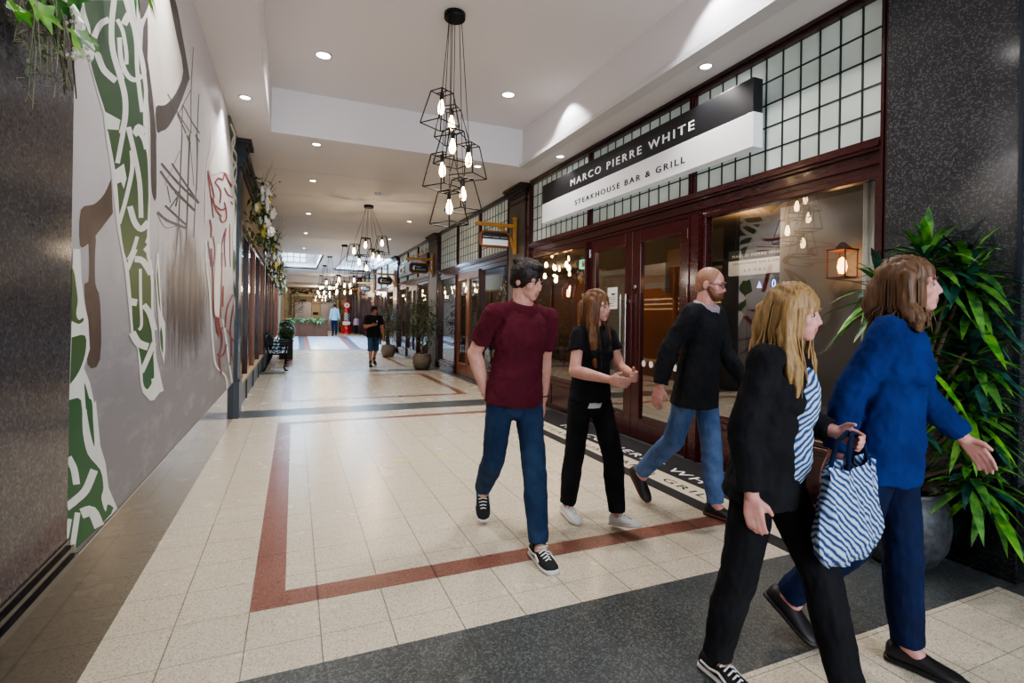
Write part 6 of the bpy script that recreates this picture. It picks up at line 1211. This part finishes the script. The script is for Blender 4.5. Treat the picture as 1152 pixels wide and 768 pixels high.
def person(label, loc, heading, H, legs, arms, head=(0,0,0), lean=4, twist=0, female=False, skin='fair', top=None, bottom=None, hair=None, shoes=None, voxel=.007,
           group=None, extras=(), bulk=1.0, sidelean=0, build=1.0):
    """legs/arms: {-1: .., 1: ..} (1 = the person's right); leg = (thigh flex, knee flex, abduct, foot pitch), arm = (swing, abduct, elbow, turn, curl)"""
    root = thing('person', label, 'person', loc, math.radians(heading), group)
    sk = SK[skin]; r = math.radians; h_ = H
    L1, L2, ANK = .243*h_, .240*h_, .046*h_
    hw = .050*h_*(1.05 if female else 1.0); q = {}
    # legs from a pelvis at the origin
    low = 0
    for s in (1,-1):
        a, k, ab, fp = legs[s]; hip = V((s*hw,0,-.01*h_)); a_, b_ = r(a), r(a-k)
        kn = hip + V((s*math.sin(r(ab)), math.sin(a_), -math.cos(a_))).normalized()*L1
        an = kn + V((s*math.sin(r(ab))*.5, math.sin(b_), -math.cos(b_))).normalized()*L2
        q[s] = [hip, kn, an]
        f = r(fp); toe = an + V((0, math.cos(f)*.11*h_+math.sin(f)*.048*h_, math.sin(f)*.11*h_-math.cos(f)*.048*h_)); heel = an + V((0, -.043*h_*math.cos(f)+math.sin(f)*.048*h_, -.043*h_*math.sin(f)-math.cos(f)*.048*h_))
        low = min(low, toe.z, heel.z)
    pz = -low; P = V((0,0,pz))
    for s in (1,-1): q[s] = [p+P for p in q[s]]
    TR = Matrix.Rotation(r(twist),3,'Z') @ Matrix.Rotation(r(-lean),3,'X') @ Matrix.Rotation(r(sidelean),3,'Y')
    T = lambda x, y, z: P + TR @ V((x*h_, y*h_, z*h_))
    sw = (.084 if female else .098)*build
    sh = {s: T(s*sw, -.004, .285) for s in (1,-1)}
    neck0 = T(0,-.006,.30); hc = T(0,.012,.398); HR = TR @ rotm(head[0], head[1], head[2]); 
    # head turns with the neck, so keep its own yaw free of the torso twist only
    Hd = lambda x, y, z: hc + HR @ V((x,y,z))*(H/1.75)
    k = H/1.75
    # arms
    ar = {}
    for s in (1,-1):
        sw_, ab, el, turn, curl = arms[s]
        UA, FA = .172*h_, .146*h_
        d1 = TR @ V((s*math.sin(r(ab)), math.sin(r(sw_))*math.cos(r(ab)), -math.cos(r(sw_))*math.cos(r(ab))))
        elb = sh[s] + d1*UA
        # forearm bends forward in the plane of the arm, `turn` carries it across the body
        fw_ = TR @ V((0, math.cos(r(sw_)), math.sin(r(sw_)))); inw = TR @ V((-s,0,0))
        ax = (fw_*math.cos(r(turn)) + inw*math.sin(r(turn))).normalized()
        d2 = (d1*math.cos(r(el)) + ax*math.sin(r(el))).normalized(); wr = elb + d2*FA
        ar[s] = (sh[s], elb, wr, d2, ax, curl)
    # -------- the body: one skin
    g = MB(); b = bulk
    g.ell(Hd(0,-.012,.022), (.074*k,.094*k,.092*k), HR, nu=20, nv=14); g.ell(Hd(0,.028,-.045), (.056*k,.062*k,.062*k), HR, nu=18, nv=12)
    g.ell(Hd(0,.06,-.088), (.026*k,.026*k,.02*k), HR); g.cone(Hd(0,.076,.012), .009*k, Hd(0,.096,-.027), .0105*k); g.ell(Hd(-.011,.085,-.032), (.008*k,.011*k,.007*k), HR); g.ell(Hd(.011,.085,-.032), (.008*k,.011*k,.007*k), HR)
    g.cone(Hd(-.045,.066,.022), .011*k, Hd(.045,.066,.022), .011*k)                     # brow
    for s in (1,-1):
        g.ell(Hd(s*.043,.052,-.02), (.022*k,.026*k,.026*k), HR); g.ell(Hd(s*.077,-.012,-.005), (.009*k,.02*k,.032*k), HR)
    g.cone(Hd(-.014,.083,-.057), .0085*k, Hd(.014,.083,-.057), .0085*k); g.cone(Hd(-.011,.081,-.069), .0085*k, Hd(.011,.081,-.069), .0085*k)
    nr = (.029 if female else .034)*h_
    g.cone(neck0, nr*1.1, Hd(0,-.02,-.05), nr); g.ell(T(0,.0,.2), (.085*h_,.055*h_,.12*h_), TR); g.ell(T(0,0,.06), (.078*h_,.052*h_,.11*h_), TR); g.ell(P, (.082*h_,.055*h_,.06*h_))
    for s in (1,-1):
        S0, E0, W0, d2, ax, curl = ar[s]
        g.cone(T(s*.02,-.005,.288), .024*h_, S0, .024*h_*b); g.cone(S0, .025*h_*b, E0, .0245*h_*b); g.cone(E0, .0255*h_*b, E0.lerp(W0,.3), .0265*h_*b); g.cone(E0.lerp(W0,.3), .0265*h_*b, W0, .0165*h_)
        # hand: palm, four unequal bent fingers, thumb off the side
        thumb = (TR @ V((-s*.15,.75,.35)) - d2*(TR @ V((-s*.15,.75,.35))).dot(d2)).normalized() if abs(d2.z) > .5 else (V((0,0,1)) - d2*d2.z).normalized()
        n_ = d2.cross(thumb)*( 1 if (d2.cross(thumb)).dot(TR @ V((-s,0,0))) > 0 else -1); hs = .105*h_/.185
        kn_ = W0 + d2*.085*hs
        for i, off in enumerate((.03,.01,-.01,-.028)):
            g.cone(W0 + thumb*off*.55*hs + d2*.01, .0145*hs, kn_ + thumb*off*hs - d2*(.004*abs(i-1))*hs, .0125*hs)
            l1, l2, l3 = ((.042,.026,.02),(.047,.03,.022),(.044,.028,.021),(.034,.021,.018))[i]
            a0 = curl; p0 = kn_ + thumb*off*hs*1.05; dir_ = lambda a: (d2*math.cos(r(a))+n_*math.sin(r(a)))
            p1 = p0 + dir_(a0*.6)*l1*hs; p2 = p1 + dir_(a0*1.3)*l2*hs; p3 = p2 + dir_(a0*1.8)*l3*hs
            g.cone(p0, .0098*hs, p1, .009*hs); g.cone(p1, .009*hs, p2, .0082*hs); g.cone(p2, .0082*hs, p3, .0068*hs)
        t0 = W0 + thumb*.02*hs + d2*.022*hs; t1 = t0 + (thumb*.72+d2*.6+n_*.25).normalized()*.042*hs; t2 = t1 + (thumb*.35+d2*.85+n_*.3).normalized()*.034*hs
        g.cone(t0, .0145*hs, t1, .0115*hs); g.cone(t1, .0115*hs, t2, .009*hs)
        hp, kn, an = q[s]
        g.cone(hp, .048*h_, kn, .03*h_); g.cone(kn, .031*h_, kn.lerp(an,.35)+V((0,-.008,0)), .031*h_); g.cone(kn.lerp(an,.35)+V((0,-.008,0)), .031*h_, an, .02*h_); g.cone(an, .02*h_, an+V((0,.03,-.02)), .02*h_)
    me = remesh(g, voxel, 2, .5, 'body'); body = link_mesh('body', me, [sk, M['lip']], root)
    for p in me.polygons:                                       # lips take their own colour on the same skin
        c = HR.transposed() @ (p.center - hc)/k
        if abs(c.x) < .022 and -.076 < c.z < -.05 and c.y > .084: p.material_index = 1
    for s in (1,-1):
        g = MB(); g.ell(Hd(s*.031,.068,.003), (.0112*k,.0122*k,.0068*k), HR, m=0, nu=12, nv=8); g.ell(Hd(s*.031,.0775,.003), (.0066*k,.0042*k,.0064*k), HR, m=1, nu=10, nv=6); g.build('eye', [M['eyew'], M['iris']], root)
    if hair: 
        for s in (1,-1):
            g = MB(); g.tube([Hd(s*.014,.083,.023), Hd(s*.032,.083,.029), Hd(s*.05,.070,.023)], [.0028*k,.0042*k,.002*k], 6); g.build('eyebrow', hair['mat'], root)
    # -------- trousers
    if bottom:
        t = bottom.get('t',.012); fr = bottom.get('len',1.0); g = MB()
        cov = 0 if (top and top.get('hem',-.02) < -.015) else 1
        g.ell(T(0,-.004,.004), (.078*h_+t*cov,.052*h_+t*cov,.055*h_), TR); g.ell(P+V((0,-.010*h_,-.035*h_)), (.084*h_+t*.6,.060*h_+t*.6,.056*h_))
        for s in (1,-1):
            hp, kn, an = q[s]; g.cone(hp+V((0,0,-.012*h_)), .046*h_+t*.7, kn, .034*h_+t*bottom.get('flare',1)); e = kn.lerp(an, fr if fr < 1 else .97)
            if fr >= .3: g.cone(kn, .034*h_+t, kn.lerp(e,.4)+V((0,-.006,0)), .034*h_+t); g.cone(kn.lerp(e,.4)+V((0,-.006,0)), .034*h_+t, e, bottom.get('hem',.026)*h_+t, round_=False)
            elif fr >= 0: g.cone(kn, .036*h_+t*1.2, kn.lerp(an,.12), .036*h_+t*1.2, round_=False)
        me = remesh(g, voxel*1.1, 3, .5, 'trousers'); wrinkle(me, .005, 13, 3, (1.3,1.3,.8)); wrinkle(me, .0022, 30, 9, (1.3,1.3,.7)); tr = link_mesh(bottom.get('name','trousers'), me, bottom['mat'], root)
    # -------- top
    if top:
        t = top.get('t',.012); g = MB(); hem = top.get('hem',-.02); bx = (1.0)*b
        g.ell(T(0,.002,.205), (.090*h_*build+t,.060*h_*b+t,.105*h_+t), TR, nu=20, nv=14); g.ell(T(0,.004,.10), (.080*h_*b+t,.056*h_*b+t,.11*h_+t), TR, nu=20, nv=14)
        g.cone(T(0,.0,.16), .078*h_*b+t, T(0,-.002,hem), .093*h_*b+t*1.8, round_=False, n=22, flat=top.get('flat',.76), fdir=TR @ V((0,1,0)))
        if female:
            for s in (1,-1): g.ell(T(s*.036,.044,.195), (.036*h_,.034*h_,.038*h_), TR)
        g.cone(neck0 - V((0,0,.012*h_)), nr*1.55, neck0 + TR @ V((0,0,.010*h_)), nr*1.3, round_=False)
        sl = top.get('sleeve',.55)
        for s in (1,-1):
            S0, E0, W0, d2, ax, curl = ar[s]
            g.cone(T(s*.022,-.004,.292), .030*h_+t*.3, S0+V((0,0,-.004*h_)), .029*h_*b+t*.5)
            if sl < 1: g.cone(S0, .030*h_*b+t*.7, S0.lerp(E0, sl), .030*h_*b+t*1.2, round_=False)
            else:
                g.cone(S0, .031*h_*b+t*.7, E0, .028*h_*b+t*.8); W_ = E0.lerp(W0, sl-1); g.cone(E0, .028*h_*b+t*.8, E0.lerp(W_,.4), .028*h_*b+t*.7); g.cone(E0.lerp(W_,.4), .028*h_*b+t*.7, W_, .02*h_+t*.8, round_=False)
        me = remesh(g, voxel*1.1, 3, .5, 'top'); wrinkle(me, .007, 13, 1, (1.2,1.2,.8)); wrinkle(me, .003, 34, 5); tp = link_mesh(top.get('name','shirt'), me, top['mat'], root)
        if top.get('collar'):
            g = MB()
            for s in (1,-1):
                g.add([T(0,-.03,.335),T(s*.032,-.02,.332),T(s*.034,.014,.318),T(s*.006,.045,.288),T(s*.03,.052,.272),T(s*.05,.02,.292),T(s*.045,-.022,.308),T(0,-.045,.31)], [(0,1,6,7),(1,2,5,6),(2,3,4,5)], 0, True)
            g.build('collar', top['collar'], root); g = MB()
            up_ = TR @ V((0,.25,1)).normalized(); ex_ = TR @ V((1,0,0)); fy_ = up_.cross(ex_).normalized(); n = 20; vs = []
            for (rr_, zz) in ((nr*1.62,-.006*h_),(nr*1.50,.022*h_),(nr*1.36,.026*h_),(nr*1.30,.0)): vs += [neck0 + TR @ V((0,.006*h_,0)) + ex_*(rr_*math.cos(2*PI*j/n)) + fy_*(rr_*math.sin(2*PI*j/n)) + up_*zz for j in range(n)]
            g.add(vs, [(i*n+j,i*n+(j+1)%n,(i+1)*n+(j+1)%n,(i+1)*n+j) for i in range(3) for j in range(n)], 0, True); g.build('collar_band', top['collar'], root)
        if top.get('front'):                                    # garment showing between open jacket fronts
            g = MB(); g.ell(T(0,.03,.19), (.05*h_,.052*h_*b+t,.10*h_), TR); g.ell(T(0,.032,.07), (.052*h_,.05*h_*b+t,.11*h_), TR); 
            me = remesh(g, voxel*1.2, 3, .5, 'inner'); wrinkle(me, .005, 18, 4); link_mesh('inner_shirt', me, top['front'], root)
        if top.get('chestmark'):
            g = MB(); g.poly([T(-.045,.082,.215),T(-.03,.084,.23),T(-.02,.084,.222),T(-.036,.083,.2)]); g.build('chest_emblem', M['paper'], root)
    # -------- hair
    if hair:
        st = hair['style']; hm = hair['mat']; g = MB(); rq = random.Random(9)
        if st in ('short','cap','shaved'):
            e = .006 if st == 'shaved' else .016
            g.ell(Hd(0,-.022,.032), ((.075+e)*k,(.088+e)*k,(.084+e)*k), HR, nu=20, nv=14); g.ell(Hd(0,-.045,-.01), ((.068+e*.7)*k,(.06+e)*k,(.07)*k), HR)
            if st == 'short': g.ell(Hd(0,.03,.092), (.058*k,.05*k,.03*k), HR); [g.ell(Hd(rq.uniform(-.06,.06),rq.uniform(-.09,.06),.10+rq.uniform(-.02,.012)), (.02*k,.024*k,.016*k), HR) for _ in range(22)]
            me = remesh(g, .006*k, 2, .4, 'hair'); wrinkle(me, .004 if st != 'shaved' else .0008, 55, 2); link_mesh('hair', me, hm, root)
        else:
            g.ell(Hd(0,-.022,.030), (.092*k,.104*k,.099*k), HR, nu=20, nv=14); ln = hair.get('len',.30)
            for s in (1,-1):
                g.cone(Hd(s*.075,.0,.045), .032*k, Hd(s*.088,.0,-.07), .034*k)
                A = Hd(s*.086,-.005,-.07); B = A + V((0,0,-ln*.5)) + HR @ V((s*.02,.03,0)); Cc = B + V((0,0,-ln*.5)) + HR @ V((-s*.01,.02,0)); g.cone(A, .034*k, B, .04*k); g.cone(B, .04*k, Cc, .014*k)
            A = Hd(0,-.09,-.02); B = A + V((0,0,-ln*.6)) + HR @ V((0,-.02,0)); g.cone(A, .07*k, B, .065*k); g.cone(B, .065*k, B+V((0,0,-ln*.5)), .03*k)
            me = remesh(g, .007*k, 3, .5, 'hair'); wrinkle(me, .009, 26, 2, (2,2,.35)); link_mesh('hair', me, hm, root)
            g = MB()
            for i in range(260):
                a = rq.uniform(0,2*PI)
                if abs(((a-PI/2+PI)%(2*PI))-PI) < .72: continue
                p0 = Hd(.05*math.cos(a), -.02+.06*math.sin(a), .115); p1 = Hd(.094*math.cos(a), -.02+.104*math.sin(a), .02); p2 = Hd(.10*math.cos(a), -.02+.108*math.sin(a), -.08); e_ = p2 + V((rq.uniform(-.03,.03),rq.uniform(-.04,.03),-ln*rq.uniform(.5,1.05)))
                g.tube([p0,p1,p2,p2.lerp(e_,.5)+V((rq.uniform(-.015,.015),rq.uniform(-.015,.015),0)),e_], [.0025*k,.0034*k,.0034*k,.0028*k,.001*k], 4)
            g.build('hair_strands', hm, root)
        if st == 'cap':
            g = MB(); g.ell(Hd(0,-.018,.05), (.088*k,.106*k,.082*k), HR, nu=20, nv=12); g.ell(Hd(0,.115,.055), (.062*k,.06*k,.008*k), HR); me = remesh(g, .007, 2, .4, 'cap'); link_mesh('baseball_cap', me, hair['cap'], root)
        if hair.get('beard'):
            g = MB(); g.ell(Hd(0,.045,-.068), (.054*k,.05*k,.044*k), HR); g.cone(Hd(-.062,.012,-.02), .014*k, Hd(-.045,.04,-.065), .02*k); g.cone(Hd(.062,.012,-.02), .014*k, Hd(.045,.04,-.065), .02*k)
            g.cone(Hd(-.02,.09,-.047), .006*k, Hd(.02,.09,-.047), .006*k); me = remesh(g, .006*k, 2, .5, 'beard'); wrinkle(me, .002, 80, 1); link_mesh('beard', me, hair['beard'], root)
    if 'glasses' in extras:
        g = MB()
        for s in (1,-1):
            g.tube([Hd(s*.033+.023*math.cos(a*PI/8), .094, .003+.017*math.sin(a*PI/8)) for a in range(17)], .0024*k, 6); g.tube([Hd(s*.056,.092,.008), Hd(s*.078,.03,.01), Hd(s*.08,-.02,.004)], .0024*k, 6)
        g.tube([Hd(-.01,.096,.006), Hd(.01,.096,.006)], .0024*k, 6); g.build('glasses', M['blackpl'], root)
    if 'bracelet' in extras:
        s = -1; S0, E0, W0, d2, ax, curl = ar[s]; c = E0.lerp(W0,.9); x = d2.cross(V((0,1,.2))).normalized(); y = d2.cross(x)
        g = MB(); g.tube([c + (x*math.cos(a*PI/8)+y*math.sin(a*PI/8))*.0225*h_*.95 for a in range(17)], .004, 6); g.build('bracelet', M['black'], root)
    if 'belt_shirt' in extras:
        g = MB(); g.cone(T(0,.0,-.005), .078*h_, T(0,-.002,-.035), .086*h_, round_=False, n=22, flat=.72, fdir=TR @ V((0,1,0))); me = remesh(g, .008, 2, .5, 'tail'); link_mesh('white_shirt_hem', me, M['paper'], root)
    # -------- shoes
    if shoes:
        for s in (1,-1):
            hp, kn, an = q[s]; shoe(root, an, V((s*.12,1,0)), r(legs[s][3]), shoes, s, H)
            if shoes[0].name.startswith('black_canvas') or 'socks' in extras:
                g = MB(); g.cone(an + (kn-an)*.22, .024*h_, an + V((0,.0,-.02)), .024*h_, round_=False); g.build('sock', M['blackpl'], root)
    Rw = Matrix.Rotation(r(heading),3,'Z'); hands = {s: V(loc) + Rw @ (ar[s][2] + ar[s][3]*.09*h_/1.75) for s in (1,-1)}
    return root, hands

canvas = mat('black_canvas', rgb(24,24,26), .8); whiteshoe = mat('white_leather', rgb(220,218,216), .5); darkshoe = mat('dark_leather', rgb(34,30,30), .5); brownshoe = mat('brown_suede', rgb(86,52,38), .8)
denim = cloth('dark_denim', rgb(28,46,74), rgb(46,68,98), 80); blackcl = cloth('black_cloth', rgb(18,18,22), rgb(32,32,36)); navy = cloth('navy_cloth', rgb(14,24,52), rgb(20,36,74)); lightdenim = cloth('light_denim', rgb(60,82,122), rgb(104,128,168), 80)
maroon = cloth('maroon_jersey', rgb(78,22,34), rgb(98,32,46)); charcoal = cloth('charcoal_jacket', rgb(26,26,29), rgb(42,42,46)); royal = cloth('royal_blue_knit', rgb(10,36,92), rgb(20,52,120)); paleblue = cloth('pale_blue_shirt', rgb(140,178,192), rgb(166,200,210)); lilac = cloth('lilac_top', rgb(176,160,188), rgb(196,180,204))
greypink = cloth('pale_grey_pink_shirt', rgb(168,152,158), rgb(190,176,180)); jeanshort = cloth('denim_shorts_cloth', rgb(40,66,92), rgb(58,88,114))
def stripes(name):
    m = mat(name, rgb(120,150,200), .85); n = NT(m); p = n.obj(); w = n.n('ShaderNodeTexWave'); w.inputs['Scale'].default_value = 16; w.inputs['Distortion'].default_value = 5; w.inputs['Detail'].default_value = 2
    mp = n.n('ShaderNodeMapping'); mp.inputs['Rotation'].default_value = (0,.9,.3); n.l(p, mp.inputs[0]); n.l(mp.outputs[0], w.inputs[0])
    n.l(n.ramp(w.outputs[1], [(.1,rgb(40,60,104)),(.35,rgb(92,124,176)),(.6,rgb(150,176,212)),(.85,rgb(200,212,228))]), n.b.inputs['Base Color']); return m
striped = stripes('blue_white_stripe')
H_dark = hair_mat('dark_hair', rgb(28,22,18), rgb(48,38,32)); H_brown = hair_mat('auburn_hair', rgb(84,54,32), rgb(128,86,52)); H_blonde = hair_mat('blonde_hair', rgb(124,96,60), rgb(186,150,102)); H_mid = hair_mat('brown_hair', rgb(82,58,40), rgb(122,90,64)); H_shave = hair_mat('cropped_hair', rgb(150,108,86), rgb(170,124,100)); H_beard = hair_mat('ginger_beard', rgb(104,66,44), rgb(138,92,62))
M['capcloth'] = cloth('cap_cloth', rgb(24,26,28), rgb(36,38,40))

# heading 180 = walking out of the arcade, towards the camera
person('man in maroon polo shirt and dark jeans walking with hand in pocket', (1.28,2.96,0), 172, 1.80,
       {1:(-17,30,1,-38), -1:(17,4,1,0)}, {1:(-20,13,40,48,25), -1:(-12,6,8,0,20)}, (34,-12,4), 6, 6, sidelean=-3, skin='fair', top={'mat':maroon,'t':.014,'sleeve':.72,'collar':maroon,'hem':-.03,'name':'polo_shirt'},
       bottom={'mat':denim,'t':.012,'name':'jeans'}, hair={'mat':H_dark,'style':'short'}, shoes=(canvas, M['sole'], M['lace']), extras=('bracelet',), voxel=.006, build=1.04)
person('woman with long auburn hair in black t-shirt and white trainers, hands clasped', (1.93,3.12,.003), 184, 1.62,
       {1:(-8,4,0,-2), -1:(22,14,1,14)}, {1:(14,16,72,34,50), -1:(18,14,74,32,50)}, (16,-4,4), 4, 8, female=True, skin='fair', top={'mat':blackcl,'t':.010,'sleeve':.5,'hem':-.01,'name':'t_shirt'},
       bottom={'mat':blackcl,'t':.016,'name':'trousers'}, hair={'mat':H_brown,'style':'long','len':.34}, shoes=(whiteshoe, M['sole'], M['lace']), extras=('belt_shirt',), voxel=.006)
person('bearded man with glasses in dark jacket and blue jeans by the restaurant door', (2.72,2.93,.003), 192, 1.80,
       {1:(-16,28,2,-44), -1:(8,3,1,0)}, {1:(-22,12,20,0,30), -1:(16,10,24,0,30)}, (8,-4,0), 6, 8, skin='pink', top={'mat':charcoal,'t':.022,'sleeve':1.95,'hem':-.09,'collar':greypink,'name':'jacket'},
       bottom={'mat':lightdenim,'t':.014,'name':'jeans'}, hair={'mat':H_shave,'style':'shaved','beard':H_beard}, shoes=(darkshoe, brownshoe, None), extras=('glasses',), voxel=.006)
_, hw = person('woman with long blonde hair in black jacket striding with a striped bag', (1.70,1.45,0), 192, 1.575,
       {1:(-8,6,1,0), -1:(26,12,1,10)}, {1:(-6,8,22,14,30), -1:(-16,18,102,2,60)}, (6,-2,4), 7, 6, female=True, skin='pink', top={'mat':blackcl,'t':.020,'sleeve':1.95,'hem':-.06,'front':striped,'name':'jacket'},
       bottom={'mat':blackcl,'t':.016,'name':'trousers'}, hair={'mat':H_blonde,'style':'long','len':.26}, shoes=(canvas, M['sole'], M['lace']), voxel=.006)
person('person in royal blue jumper and navy trousers passing the potted plant', (2.27,1.36,0), 194, 1.69,
       {1:(-12,26,1,-28), -1:(6,3,0,0)}, {1:(-20,8,16,10,30), -1:(14,20,26,-12,30)}, (2,4,8), 5, 6, female=True, skin='pink', top={'mat':royal,'t':.018,'sleeve':1.92,'hem':-.07,'name':'jumper'},
       bottom={'mat':navy,'t':.016,'name':'trousers'}, hair={'mat':H_mid,'style':'long','len':.10}, shoes=(darkshoe, darkshoe, None), voxel=.006)
_, hp_ = person('man in black cap, black t-shirt and denim shorts looking up from his phone', (2.08,14.95,0), 184, 1.70,
       {1:(10,4,1,0), -1:(-14,22,1,-26)}, {1:(8,14,98,36,40), -1:(-4,10,12,0,25)}, (30,-4,0), 3, 0, skin='tan', top={'mat':blackcl,'t':.018,'sleeve':.75,'hem':-.05,'name':'t_shirt','chestmark':True},
       bottom={'mat':jeanshort,'t':.022,'len':.1,'name':'denim_shorts'}, hair={'mat':H_dark,'style':'cap','cap':M['capcloth']}, shoes=(canvas, darkshoe, None), voxel=.011, bulk=1.12, build=1.08)
person('man in pale blue shirt and navy trousers walking away towards the lifts', (2.1,30.7,.27), 4, 1.78,
       {1:(6,6,1,0), -1:(-8,14,1,-14)}, {1:(4,10,14,0,25), -1:(-6,10,10,0,25)}, (0,0,0), 2, 0, skin='fair', top={'mat':paleblue,'t':.016,'sleeve':1.95,'hem':-.06,'name':'shirt'},
       bottom={'mat':navy,'t':.016}, hair={'mat':H_dark,'style':'short'}, shoes=(darkshoe, darkshoe, None), voxel=.013)
person('small child in lilac top standing right of the red petrol pump', (3.55,33.2,.27), 180, 1.14,
       {1:(2,3,2,0), -1:(2,3,2,0)}, {1:(2,10,10,0,25), -1:(2,10,10,0,25)}, (0,0,0), 0, 0, female=True, skin='fair', top={'mat':lilac,'t':.012,'sleeve':.6,'hem':-.05,'name':'t_shirt'},
       bottom={'mat':charcoal,'t':.012}, hair={'mat':H_dark,'style':'short'}, shoes=(darkshoe, darkshoe, None), voxel=.012)
ph = thing('smartphone', 'dark smartphone held by the man in the black cap', 'phone', tuple(hp_[1] + V((.0,-.02,.03))), .3)
g = MB(); g.box(-.036,.036,-.075,.075,-.004,.004); g.build('case', M['blackpl'], ph, bevel=.003)
# striped bag carried between the blonde woman and the person in blue
hb = hw[-1]
bg = thing('striped_bag', 'blue and white striped cloth bag swinging from the blonde woman hand', 'bag', (hb.x-.04,hb.y,hb.z-.42), math.radians(14))
g = MB(); n = 28; rows = []
for j in range(9):
    f = j/8; z = .34*f; w = .245*(1-.18*f)*(.75+.25*min(1,f*6)); d = .085*(1-.55*f)*(.55+.45*min(1,f*5))
    rows.append([V((w*math.cos(2*PI*k/n)*(1+.05*math.sin(5*f+k)), d*math.sin(2*PI*k/n)+.012*math.sin(k*1.7+f*6), z+.012*math.sin(k*.9)*f)) for k in range(n)])
vs = [p for r_ in rows for p in r_]; g.add(vs, [(j*n+k,j*n+(k+1)%n,(j+1)*n+(k+1)%n,(j+1)*n+k) for j in range(8) for k in range(n)]+[tuple(range(n))[::-1]], 0, True)
g.build('pouch', striped, bg)
for s in (-1,1):
    g = MB(); g.tube([(-.1,s*.03,.32),(-.06,s*.02,.42),(0,s*.008,.45),(.06,s*.02,.42),(.1,s*.03,.32)], .009, 6); g.build('handle', navy, bg)

# ------------------------------------------------------------------ daylight, camera
def area(name, loc, dirv, sx, sy, power, col):
    l = bpy.data.lights.new(name, 'AREA'); l.shape = 'RECTANGLE'; l.size = sx; l.size_y = sy; l.energy = power; l.color = col
    o = bpy.data.objects.new(name, l); COL.objects.link(o); o.location = loc; o.rotation_mode = 'QUATERNION'; o.rotation_quaternion = V(dirv).to_track_quat('-Z','Y'); return o
area('entrance_daylight', (1.5,-5.1,2.2), (0,1,0), 4.4, 3.6, 420, (.80,.89,1))
area('rooflight_daylight', (.15,25,4.1), (0,0,-1), 1.5, 6.2, 420, (.52,.74,1)); area('rooflight_daylight', (2.8,25,4.1), (0,0,-1), 1.5, 6.2, 420, (.52,.74,1))
for (x, y, z, pw) in ((5.0,4.6,2.6,30),(4.4,6.7,2.6,32),(6.2,11.5,2.6,30),(6.0,17.5,2.6,30),(6.0,24,2.6,40),(6.0,30,2.6,40)): bpoint((x,y,z), pw, (1,.74,.48), None, .2, 'room_fill')  # fill lamps without fixtures, added to lift the dark interiors
for (x, y) in ((-2.4,11),(-2.4,17.5),(-2.4,24)): bpoint((x,y,2.6), 60, (1,.88,.74), None, .2, 'room_fill')
bpoint((1.5,39,3.1), 110, (1,.86,.66), None, .3, 'lobby_light'); bpoint((2.2,32,3.3), 40, (1,.9,.8), None, .3, 'lobby_light')
w = bpy.data.worlds.new('world'); SC.world = w; w.use_nodes = True
bg_ = w.node_tree.nodes['Background']; bg_.inputs[0].default_value = (.75,.85,1,1); bg_.inputs[1].default_value = .7
cd = bpy.data.cameras.new('camera'); cam = bpy.data.objects.new('camera', cd); COL.objects.link(cam)
yaw, roll = math.radians(22.97), math.radians(.9)
fw = V((math.sin(yaw), math.cos(yaw), 0)); rt = V((math.cos(yaw), -math.sin(yaw), 0)); up = V((0,0,1))
r2 = rt*math.cos(roll) + up*math.sin(roll); u2 = up*math.cos(roll) - rt*math.sin(roll)
cam.matrix_world = Matrix(((r2.x,u2.x,-fw.x,0),(r2.y,u2.y,-fw.y,0),(r2.z,u2.z,-fw.z,1.42),(0,0,0,1)))
cd.sensor_width = 36; cd.lens = 36*578/1152; cd.shift_y = -26.2/1152; cd.clip_start = .02; cd.clip_end = 300
SC.camera = cam
SC.view_settings.view_transform = 'AgX'; SC.view_settings.look = 'AgX - Medium High Contrast'; SC.view_settings.exposure = 0.0
SC.cycles.use_denoising = True; SC.cycles.max_bounces = 8; SC.cycles.transparent_max_bounces = 16; SC.cycles.sample_clamp_indirect = 6; SC.cycles.caustics_reflective = False; SC.cycles.caustics_refractive = False
